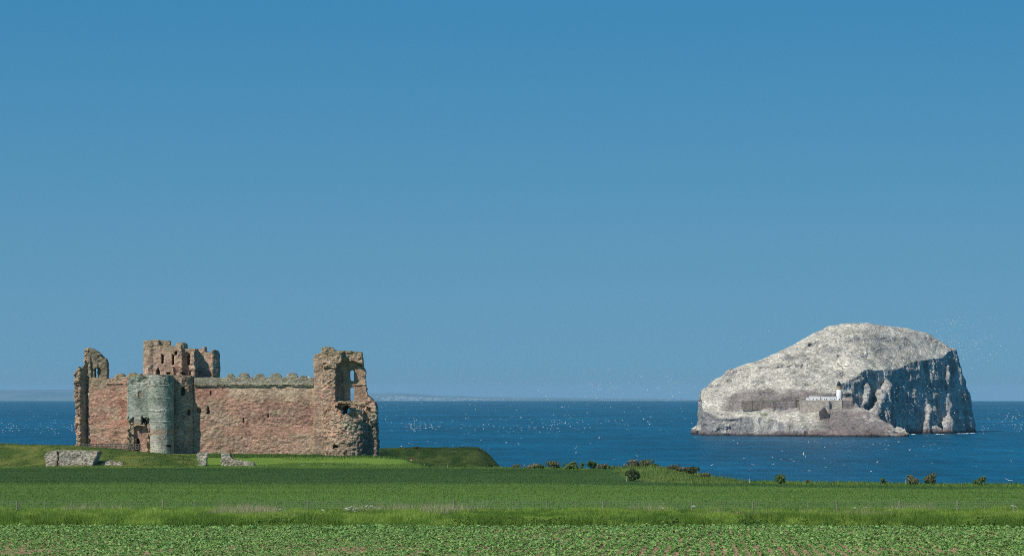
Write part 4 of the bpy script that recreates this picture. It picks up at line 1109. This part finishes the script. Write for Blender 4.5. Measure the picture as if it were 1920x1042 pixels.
def build_verge():
    x, y = scatter(260000, 173.5, 213.5)
    k = fbm(x * 0.22, y * 0.14, 0, 3, 71); k2 = fbm(x * 0.7, y * 0.4, 2, 2, 72)
    px = 960 + F * x / y
    h = 0.30 + 0.26 * k + 0.20 * k2
    front = sstep(190, 177, y)
    cl = sstep(0.02, 0.26, fbm(x * 0.42, y * 0.16, 4, 4, 73, 0.65) + 0.07 * np.sin(px / 210.0) - 0.22 * sstep(180, 192, y)) * sstep(197, 184, y)
    h = np.maximum(h, 0.18) * rng.uniform(0.6, 1.3, len(x)) + 0.55 * cl * rng.uniform(0.5, 1.2, len(x))
    dark = mixc((0.080, 0.15, 0.022), (0.13, 0.22, 0.028), rng.random(len(x)))
    lite = mixc((0.07, 0.145, 0.020), (0.24, 0.34, 0.055), np.clip(0.45 + 0.9 * k + 1.1 * k2 + rng.normal(0, 0.25, len(x)), 0, 1))
    C = mixc(lite, dark, cl * 0.9)
    straw = sstep(0.12, 0.36, fbm(x * 0.16, y * 0.08, 7, 3, 74) + 0.12 * ((px > 480) & (px < 1180))) * sstep(190, 200, y) * (rng.random(len(x)) < 0.13)
    C = mixc(C, mixc((0.36, 0.29, 0.17), (0.50, 0.42, 0.28), rng.random(len(x))), straw)
    h = h + straw * rng.uniform(0.3, 0.75, len(x))
    nc = 210
    cx, cy = scatter(nc, 174.6, 186.0); cy = 174.6 + (cy - 174.6) * rng.uniform(0.15, 1.0, nc)
    keep = fbm(cx * 0.10, cy * 0.1, 11, 2, 76) > -0.12; cx, cy = cx[keep], cy[keep]; nc = len(cx)
    cr = rng.uniform(0.25, 0.85, nc); nn = 150
    k_ = np.repeat(np.arange(nc), nn); d_ = rng.normal(0, 1, (len(k_), 3)); d_ /= np.linalg.norm(d_, axis=1)[:, None]
    P_ = on_land(cx, cy)[k_] + d_ * (cr[k_] * rng.uniform(0.3, 1.0, len(k_)) ** 0.5)[:, None] * np.array((1.3, 1.0, 0.75)) + np.array((0, 0, 0.18))
    P_[:, 2] = np.maximum(P_[:, 2], land(P_[:, 0], P_[:, 1]) + 0.03)
    u_ = rng.normal(0, 1, d_.shape); u_ /= np.linalg.norm(u_, axis=1)[:, None]; v_ = np.cross(u_, d_); v_ /= np.maximum(np.linalg.norm(v_, axis=1), 1e-6)[:, None]
    s_ = rng.uniform(0.04, 0.10, len(k_))[:, None]
    LV = np.stack([P_ - u_ * s_, P_ - v_ * s_ * 0.6, P_ + u_ * s_, P_ + v_ * s_ * 0.6], 1).reshape(-1, 3)
    hue = rng.random(nc)[k_]
    LC = np.repeat(mixc((0.065, 0.125, 0.022), (0.15, 0.23, 0.035), hue) * rng.uniform(0.6, 1.4, (len(k_), 1)), 4, 0)
    V, Q, CC = blades(on_land(x, y), h, np.where(straw > 0.5, 0.03, rng.uniform(0.03, 0.075, len(x))), 0.7, C)
    o = put('verge_grass', np.concatenate([V, LV]), [Q, np.arange(len(LV)).reshape(-1, 4) + len(V)], M_LEAF, tint=np.concatenate([CC, LC]))
    tag(o, 'rough yellow green verge of long grass, weeds and straw stalks', 'grass', kind='stuff')
def build_wheat():
    x, y = scatter(230000, 212.5, 436)
    m = (y < np.minimum(433, edge_of(x) - 16)) & (knoll_zone(x, y) < 0.5)
    x, y = x[m], y[m]
    C = land_col(x, y) * rng.uniform(0.75, 1.45, (len(x), 1))
    V, Q, CC = blades(on_land(x, y), rng.uniform(0.08, 0.20, len(x)), rng.uniform(0.05, 0.13, len(x)), 0.6, C, 1.1)
    o = put('wheat_crop', V, Q, M_LEAF, tint=CC)
    tag(o, 'green field of young wheat, paler near the fence and darker beyond', 'wheat', kind='stuff')
def build_meadow():
    x, y = scatter(300000, 286, 575, 10)
    e = edge_of(x); px = 960 + F * x / y
    m = ((y > np.minimum(432, e - 18)) | (knoll_zone(x, y) > 0.4)) & (y < e + 9) & ~((x > -97) & (x < -28) & (y > 484))
    x, y, px, e = x[m], y[m], px[m], e[m]
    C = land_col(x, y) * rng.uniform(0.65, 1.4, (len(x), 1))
    lawn = (land_col(x, y)[:, 1] > 0.215) & (y > 444) & (y < 482) & (px > 368)
    right = (x > -4) & (y < 432)
    px_ = px
    h = np.where(lawn, 0.06, np.where(right, rng.uniform(0.10, 0.42, len(x)), rng.uniform(0.08, 0.35, len(x))))
    h = np.where((px > 380) & (px < 715) & (y > 472) & (y < 490) & ~lawn, rng.uniform(0.3, 0.7, len(x)), h)
    fuzzy = (px > 530) & (px < 800) & (y > 462) & (y < 476)
    h = np.where(fuzzy, rng.uniform(0.25, 0.6, len(x)), h)
    V, Q, CC = blades(on_land(x, y), h, rng.uniform(0.05, 0.15, len(x)), 0.7, C, 1.2)
    o = put('meadow_grass', V, Q, M_LEAF, tint=CC)
    tag(o, 'uneven grass on the banks, cliff edge and headland round the castle', 'grass', kind='stuff')
def build_crop():
    ang = math.atan((1345 - 960) / F)
    ca, sa = math.cos(ang), math.sin(ang)
    rows = np.arange(-70, 70, 0.66); al = np.arange(118, 186, 0.30)
    R, A = np.meshgrid(rows, al, indexing='ij')
    R = R + rng.normal(0, 0.10, R.shape) + 0.10 * np.sin(A * 0.11 + R * 0.05); A = A + rng.uniform(-0.14, 0.14, A.shape)
    x = (R * ca + A * sa).ravel(); y = (-R * sa + A * ca).ravel()
    m = (y > 119) & (y < 174.3 + 0.5 * np.sin(x * 0.4)) & (np.abs(x) < 0.236 * y + 6) & (rng.random(len(x)) > 0.15 + 0.22 * vn(x * 0.55, y * 0.30, 0, 82))
    x, y = x[m], y[m]
    g = fbm(x * 0.10, y * 0.05, 0, 3, 81)
    size = np.clip(0.215 + 0.060 * g + 0.06 * sstep(163, 172, y) - 0.05 * sstep(140, 128, y) + rng.normal(0, 0.055, len(x)), 0.08, 0.40)
    P = on_land(x, y); L = 7
    n = len(x); tot = n * L
    base = np.repeat(P, L, 0); sz = np.repeat(size, L) * rng.uniform(0.7, 1.25, tot)
    th = (np.tile(np.arange(L) * 2.4, n) + np.repeat(rng.uniform(0, 6.28, n), L)) + rng.normal(0, 0.2, tot)
    el = rng.uniform(0.2, 1.0, tot)
    dx, dy = np.cos(th), np.sin(th)
    wd = sz * rng.uniform(0.42, 0.6, tot) * 0.5
    def pt(r, zz, w):
        c = base.copy(); c[:, 0] += dx * r; c[:, 1] += dy * r; c[:, 2] += zz
        a = c.copy(); a[:, 0] -= dy * w; a[:, 1] += dx * w
        b = c.copy(); b[:, 0] += dy * w; b[:, 1] -= dx * w
        return a, b
    ce, se = np.cos(el), np.sin(el)
    tw = rng.normal(0, 0.35, tot) * wd
    rowsV = []
    for k, (t, wk) in enumerate(((0.15, 0.15), (0.6, 1.0), (0.95, 0.7), (1.15, 0.12))):
        r = sz * ce * t; zz = sz * se * np.minimum(t, 0.8) * 1.1 - sz * 0.35 * max(t - 0.7, 0) * 2 + 0.03
        a, b = pt(r, zz, wd * wk); a[:, 2] += tw * wk; b[:, 2] -= tw * wk
        rowsV += [a, b]
    V = np.stack(rowsV, 1).reshape(-1, 3)
    o = (np.arange(tot) * 8)[:, None]
    Q = np.concatenate([o + np.array([[0, 1, 3, 2]]), o + np.array([[2, 3, 5, 4]]), o + np.array([[4, 5, 7, 6]])])
    C = mixc((0.075, 0.20, 0.035), (0.37, 0.54, 0.16), rng.random(tot) ** 1.3) 
    C = np.repeat(C, 8, 0)
    ob = put('leafy_crop', V, Q, M_CROP, tint=C)
    tag(ob, 'rows of broad leafed young crop on bare pinkish brown soil', 'crop', kind='stuff')
build_verge(); build_wheat(); build_meadow(); build_crop()

# ------------------------------------------------------------------ white flowering weeds in the verge
def flower_proto(seed):
    r = np.random.default_rng(seed)
    st, hd = MB(), MB()
    hgt = 0.95
    st.tube((0, 0, 0), (0.02, 0, hgt * 0.7), 0.012, 0.01, 5)
    tops = []
    for k in range(4):
        a = 1.57 * k + r.uniform(0, 1); e = (0.13 * math.cos(a), 0.13 * math.sin(a), hgt + r.uniform(-0.08, 0.06))
        st.tube((0.02, 0, hgt * 0.7), e, 0.008, 0.006, 4); tops.append(e)
    for e in tops:
        for j in range(5):
            a = 1.26 * j; c = (e[0] + 0.05 * math.cos(a), e[1] + 0.05 * math.sin(a), e[2] + 0.01)
            hd.lathe(c[0], c[1], [(0.012, c[2] - 0.012), (0.045, c[2] + 0.005), (0.02, c[2] + 0.028)], 6)
        hd.lathe(e[0], e[1], [(0.015, e[2] - 0.02), (0.06, e[2] + 0.002), (0.03, e[2] + 0.02)], 8)
    return st, hd
M_PETAL = plain_mat('white_petals', (0.78, 0.78, 0.70), 0.8, 0.05, 8.0)
M_GREENSTEM = plain_mat('green_stem', (0.10, 0.18, 0.04), 0.8, 0.2, 8.0)
def build_flowers():
    st, hd = flower_proto(1)
    proto = root('cow_parsley', (0, 0, 0), 'x', 'weed')
    s = st.put('stem', M_GREENSTEM, proto); f = hd.put('flower_head', M_PETAL, proto)
    spots = [(648, 203), (651, 204), (654, 203), (656, 205), (658, 203.5), (650, 202), (663, 202), (666, 198), (668, 203), (687, 206), (696, 207), (704, 207), (710, 206.5), (289, 203), (1298, 206), (1301, 207), (1623, 207),
             (1682, 207), (1668, 202), (1602, 203), (1899, 206), (1905, 206), (1488, 201), (1270, 206), (524, 200), (605, 196), (1240, 205), (1243, 206)]
    for i, (px, D) in enumerate(spots):
        o = proto if i == 0 else proto.copy()
        if i: 
            COL.objects.link(o)
            for c in (s, f):
                d = c.copy(); COL.objects.link(d); d.parent = o
        x = float(PX(px, D)); o.location = (x, D, float(land(x, D)))
        o.rotation_euler = (0, 0, i * 1.3); k = 0.60 + 0.14 * math.sin(i * 5.1); o.scale = (k, k, k * 0.95)
        if i < 13: tag(o, 'white flowered weed in the cluster growing among straw stalks in the verge', 'weed', 'white weeds clustered in the verge')
        elif px > 1250: tag(o, 'white flowered weed near the fence posts of the right hand verge', 'weed', 'white weeds near the fence posts')
        else: tag(o, 'lone white flowered weed in the plain green part of the verge', 'weed', 'scattered white weeds in the verge')
build_flowers()

# ------------------------------------------------------------------ shrubs along the cliff edge
def shrub(px, D, w, h, col, label, seed, dz=0.0, pale=0.0, tall=False):
    r = np.random.default_rng(seed)
    x = float(PX(px, D)); z = float(land(x, D)) + dz
    W = 1.2 * w * D / F / 2; H = 1.05 * h * D / F
    t = root('shrub', (x, D, z), label, 'shrub', 'shrubs along the cliff edge')
    st = MB()
    for k in range(6):
        a = r.uniform(0, 6.28); st.tube((x + 0.1 * math.cos(a), D + 0.1 * math.sin(a), z - 0.2), (x + W * 0.6 * math.cos(a), D + W * 0.6 * math.sin(a), z + H * r.uniform(0.5, 0.85)), 0.05, 0.015, 5)
    st.put('stem', M_STEM, t)
    nl = 9; cen = np.stack([r.normal(0, 0.45, nl) * W, r.normal(0, 0.45, nl) * W, r.uniform(0.25, 0.78, nl) * H], -1)
    rad = r.uniform(0.3, 0.55, nl) * min(W, H)
    n = int(700 + 500 * W)
    k = r.integers(0, nl, n); d = r.normal(0, 1, (n, 3)); d /= np.linalg.norm(d, axis=1)[:, None]
    P = cen[k] + d * (rad[k] * r.uniform(0.55, 1.05, n) ** 0.6)[:, None]
    P[:, 0] = np.clip(P[:, 0], -W * 1.05, W * 1.05); P[:, 2] = np.clip(P[:, 2], 0.02, H * 1.05)
    u = r.normal(0, 1, (n, 3)); u /= np.linalg.norm(u, axis=1)[:, None]; v = np.cross(u, d); v /= np.maximum(np.linalg.norm(v, axis=1), 1e-6)[:, None]
    s = (0.06 + 0.05 * W) * r.uniform(0.7, 1.4, n)[:, None]
    P = P + np.array((x, D, z))
    V = np.stack([P - u * s, P - v * s * 0.6, P + u * s, P + v * s * 0.6], 1).reshape(-1, 3)
    C = np.array(col) * r.uniform(0.55, 1.5, (n, 1))
    if pale: C = mixc(C, (0.28, 0.27, 0.18), (r.random(n) < pale).astype(float))
    put('foliage', V, np.arange(4 * n).reshape(-1, 4), M_LEAF, t, tint=np.repeat(C, 4, 0))
G1, G2, G3, G4 = (0.11, 0.18, 0.045), (0.16, 0.22, 0.06), (0.19, 0.19, 0.085), (0.075, 0.105, 0.04)
for i, a in enumerate((
    (970, 436, 14, 5, G3, 'low brown shrub nearest the green headland', 0.2), (997, 432, 22, 7, (0.34, 0.28, 0.23), 'pale greyish bare shrub at the cliff edge', 0.6), (1012, 431, 14, 6, G2, 'low green shrub beside the pale bare one', 0),
    (1036, 426, 20, 13, (0.17, 0.15, 0.05), 'rounded olive brown shrub standing clear in the cliff edge row', 0.1), (1070, 420, 22, 13, G2, 'wide green shrub with white flowers right of the olive brown one', 0.12), (1091, 418, 9, 13, G2, 'narrow upright green shrub beside the white flowering one', 0.05),
    (1107, 416, 17, 15, G1, 'darker green shrub of the cliff edge row right of the narrow one', 0.0), (1127, 414, 20, 9, G3, 'low brown shrub right of the darker green one', 0.3), (1152, 408, 26, 7, G2, 'low wide green shrub between brown ones', 0.1),
    (1184, 392, 22, 16, (0.20, 0.18, 0.11), 'tall brownish grey shrub behind the knoll', 0.35), (1200, 394, 16, 12, (0.19, 0.17, 0.10), 'dull brownish shrub in the middle of the trio behind the knoll', 0.3), (1213, 391, 20, 17, (0.15, 0.17, 0.07), 'tall olive green shrub behind the knoll', 0.15),
    (1226, 384, 14, 8, G1, 'small dark green shrub on the knoll slope', 0), (1187, 322, 22, 22, G4, 'big dark bush leaning in front of the knoll', 0.0), (1262, 362, 30, 7, (0.16, 0.15, 0.08), 'low olive brown scrub on the knoll crest', 0.2), (1283, 357, 24, 7, (0.18, 0.16, 0.09), 'low brownish scrub right of the knoll crest', 0.25),
    (1299, 351, 20, 12, G4, 'dark shrub at the seaward end of the knoll', 0.0), (1320, 342, 22, 6, G3, 'thin brown scrub on the seaward slope of the knoll', 0.2),
    (1464, 309, 22, 15, G1, 'round dark green bush alone on the cliff edge', 0.05), (1514, 308, 7, 7, G3, 'tiny brown bush on the cliff edge', 0.2), (1655, 303, 9, 11, G1, 'small pointed bush on the cliff edge', 0.1), (1709, 302, 23, 15, (0.18, 0.18, 0.08), 'wide pinkish flowering bush on the cliff edge', 0.25),
    (1743, 302, 18, 21, (0.15, 0.16, 0.06), 'tall olive bush beside the wide flowering bush', 0.12), (1837, 300, 18, 15, G1, 'last dark bush on the cliff edge with pale top', 0.12), (778, 557, 10, 4, G4, 'small dark bush on the headland crest', 0.0))):
    shrub(*a[:6], seed=300 + i, pale=a[6], dz=0.1)

# ------------------------------------------------------------------ seabirds
def bird_mesh(dihedral, sweep):
    mb = MB()
    prof = [(0.0, -0.50), (0.03, -0.42), (0.085, -0.2), (0.10, 0.05), (0.065, 0.28), (0.05, 0.34), (0.02, 0.42), (0.0, 0.5)]
    n = 6; V = []
    for r, s in prof:
        for k in range(n): V.append((max(r, 0.004) * math.cos(1.047 * k), s, max(r, 0.004) * math.sin(1.047 * k)))
    mb.add(V, [(j * n + k, j * n + (k + 1) % n, (j + 1) * n + (k + 1) % n, (j + 1) * n + k) for j in range(len(prof) - 1) for k in range(n)])
    nb = len(mb.V)
    for s in (-1, 1):
        sec = [(0.05, 0.15, 0.24, 0.0, 0.035), (0.48, 0.19, 0.20, dihedral * 0.5, 0.025), (0.72, 0.12, 0.15, dihedral * 0.62, 0.02), (0.96, 0.02 - sweep, 0.03, dihedral * 0.6, 0.008)]
        W = []
        for x, lead, ch, zz, th in sec:
            W += [(s * x, lead, zz), (s * x, lead - ch * 0.5, zz + th), (s * x, lead - ch, zz), (s * x, lead - ch * 0.5, zz - th)]
        fc = [(4 * j + k, 4 * j + (k + 1) % 4, 4 * j + 4 + (k + 1) % 4, 4 * j + 4 + k) for j in range(3) for k in range(4)]
        if s < 0: fc = [f[::-1] for f in fc]
        mb.add(W, fc + [(12, 13, 14, 15) if s > 0 else (15, 14, 13, 12)])
    V = np.array(mb.V); C = np.tile(np.array((0.85, 0.84, 0.80)), (len(V), 1))
    C[np.abs(V[:, 0]) > 0.85] = (0.03, 0.03, 0.03)
    return V, [np.array(f) for f in mb.F.values()], C
m, nt, b = new_mat('white_plumage'); nt.links.new(tint_out(nt), b.inputs['Base Color']); M_BIRD = m
BV = [bird_mesh(d, s) for d, s in ((0.12, 0.05), (0.45, 0.1), (-0.25, 0.1), (0.25, 0.2), (0.7, 0.05))]
BM = []
for V, Fc, C in BV:
    me = mesh_np('seabird', V, Fc, C, True); me.materials.append(M_BIRD); BM.append(me)
def build_birds():
    r = np.random.default_rng(11)
    spots = []
    def add(n, fx_, fy_, dlo, dhi, key):
        k = 0
        while k < n:
            px, py = fx_(), fy_()
            if 0 < px < 1920:
                spots.append((px, py, r.uniform(dlo, dhi), key)); k += 1
    U, Nn = r.uniform, r.normal
    def swarm(n, cx, cy, sx, sy, nc, cs, dlo, dhi, key, x0=0, x1=1920, y0=0, y1=1042):
        """loose clusters inside a larger cloud"""
        cen = [(Nn(cx, sx), Nn(cy, sy)) for _ in range(nc)]
        k = 0
        while k < n:
            c = cen[r.integers(0, nc)]
            px, py = (Nn(c[0], cs), Nn(c[1], cs * 0.45)) if r.random() < 0.7 else (Nn(cx, sx), Nn(cy, sy))
            if x0 < px < x1 and y0 < py < y1:
                spots.append((px, py, r.uniform(dlo, dhi), key)); k += 1
    swarm(60, 775, 800, 26, 4, 6, 9, 1500, 2000, 'sea', 708, 860)
    swarm(150, 1010, 798, 150, 6, 14, 16, 1500, 2100, 'sea', 708, 1310); add(70, lambda: U(705, 1310), lambda: U(753, 795), 1700, 2600, 'sea')
    swarm(34, 1000, 832, 180, 10, 8, 14, 1000, 1250, 'sea', 720, 1310, 814, 858)
    swarm(70, 80, 800, 45, 5, 9, 9, 1500, 2000, 'left', 2, 140); add(10, lambda: U(2, 135), lambda: U(765, 790), 1700, 2400, 'left')
    swarm(330, 1800, 640, 40, 26, 18, 15, 2200, 2420, 'sky', 1700, 1918, 590, 745); add(70, lambda: U(1700, 1918), lambda: U(600, 745), 2100, 2420, 'sky')
    swarm(170, 1210, 728, 75, 17, 14, 13, 1900, 2400, 'skyl', 1060, 1420, 640, 750); add(35, lambda: U(840, 1180), lambda: 750 - abs(Nn(0, 22)), 1700, 2400, 'skyl')
    add(26, lambda: U(1330, 1540), lambda: U(620, 690), 2290, 2420, 'skyl')
    swarm(60, 1885, 795, 30, 12, 7, 9, 1500, 2400, 'right', 1840, 1918, 753, 812); swarm(42, 1600, 835, 190, 8, 12, 12, 1000, 1500, 'front', 1330, 1918, 818, 862)
    add(14, lambda: U(1380, 1900), lambda: U(850, 885), 780, 900, 'front')
    swarm(90, 1715, 760, 60, 30, 12, 14, 1950, 2060, 'cliff', 1600, 1825, 690, 808); add(30, lambda: U(1320, 1600), lambda: U(690, 812), 1950, 2060, 'cliff')
    # a few nearer ones seen in the photograph
    near = [(1548, 875, 620, 'near'), (1517, 882, 640, 'near'), (1582, 871, 700, 'near'), (1892, 900, 420, 'near'), (1334, 872, 640, 'near'), (1412, 870, 660, 'near'), (1304, 819, 800, 'near'), (1195, 855, 700, 'near'), (1152, 860, 720, 'near')]
    out, kept = [], []
    for s in near + spots:
        px, py, D, key = s
        # keep clear of the land and the castle
        zz = PZ(py, D)
        if zz < 3: continue
        if D < 2000 and py > 876 - (0 if px < 960 else -20) and key != 'near': continue
        kept.append(s)
    lab = {'sea': ('white seabird flying low over open sea between castle and island', 'seabirds over the sea between castle and island'),
           'left': ('white seabird flying over the strip of sea left of the castle', 'seabirds over the sea left of the castle'),
           'sky': ('white seabird against the sky above the dark right end of the island', 'seabirds in the sky right of the island'),
           'skyl': ('white seabird against the pale sky left of the island', 'seabirds in the sky left of the island'),
           'right': ('white seabird over the sea beyond the right end of the island', 'seabirds over the sea right of the island'),
           'front': ('white seabird flying low over the sea in front of the island', 'seabirds over the sea in front of the island'),
           'cliff': ('white seabird flying past the rock face of the island', 'seabirds before the island rock face'),
           'near': ('bigger white seabird gliding over the near water by the cliff edge', 'nearer seabirds over the water')}
    sc = 0.84
    kept.sort(key=lambda s: s[2])
    rest_V, rest_F, rest_C, off = [], {}, [], 0
    for i, (px, py, D, key) in enumerate(kept):
        j = r.integers(0, 5); yaw = r.uniform(0, 6.28); roll = r.normal(0, 0.35)
        k = sc * r.uniform(0.8, 1.15) * (1.0 + 0.5 * min(max((D - 1200) / 900, 0), 1))
        loc = (float(PX(px, D)), D, float(PZ(py, D)))
        if i < 300:
            o = bpy.data.objects.new('seabird', BM[j]); COL.objects.link(o)
            o.location = loc; o.rotation_euler = (0, roll, yaw); o.scale = (k, k, k)
            tag(o, lab[key][0], 'seabird', lab[key][1])
        else:
            V, Fc, C = BV[j]
            cr, sr, cy, sy = math.cos(roll), math.sin(roll), math.cos(yaw), math.sin(yaw)
            Ry = np.array([[cr, 0, sr], [0, 1, 0], [-sr, 0, cr]]); Rz = np.array([[cy, -sy, 0], [sy, cy, 0], [0, 0, 1]])
            rest_V.append((V * k) @ (Rz @ Ry).T + np.array(loc)); rest_C.append(C)
            for f in Fc: rest_F.setdefault(f.shape[1], []).append(f + off)
            off += len(V)
    o = put('seabird_flock', np.concatenate(rest_V), [np.concatenate(v) for v in rest_F.values()], M_BIRD, tint=np.concatenate(rest_C), smooth=True)
    tag(o, 'far swarm of tiny white seabirds wheeling round the island', 'seabirds', kind='stuff')
build_birds()

# ------------------------------------------------------------------ air
def build_haze():
    L = 62000.0
    mb = MB().box(-L, L, -L, L, -420.0, 175.0)
    m = bpy.data.materials.new('haze_air'); m.use_nodes = True
    nt = m.node_tree; nt.nodes.remove(nt.nodes['Principled BSDF'])
    v = nt.nodes.new('ShaderNodeVolumePrincipled')
    v.inputs['Color'].default_value = (0.50, 0.80, 1.0, 1)
    v.inputs['Density'].default_value = 2.5e-5
    v.inputs['Density Attribute'].default_value = ''
    v.inputs['Anisotropy'].default_value = 0.0
    nt.links.new(v.outputs[0], nt.nodes['Material Output'].inputs['Volume'])
    o = mb.put('haze', m)
    tag(o, 'thin blue sea haze paling the far coast', 'haze', kind='stuff')
build_haze()
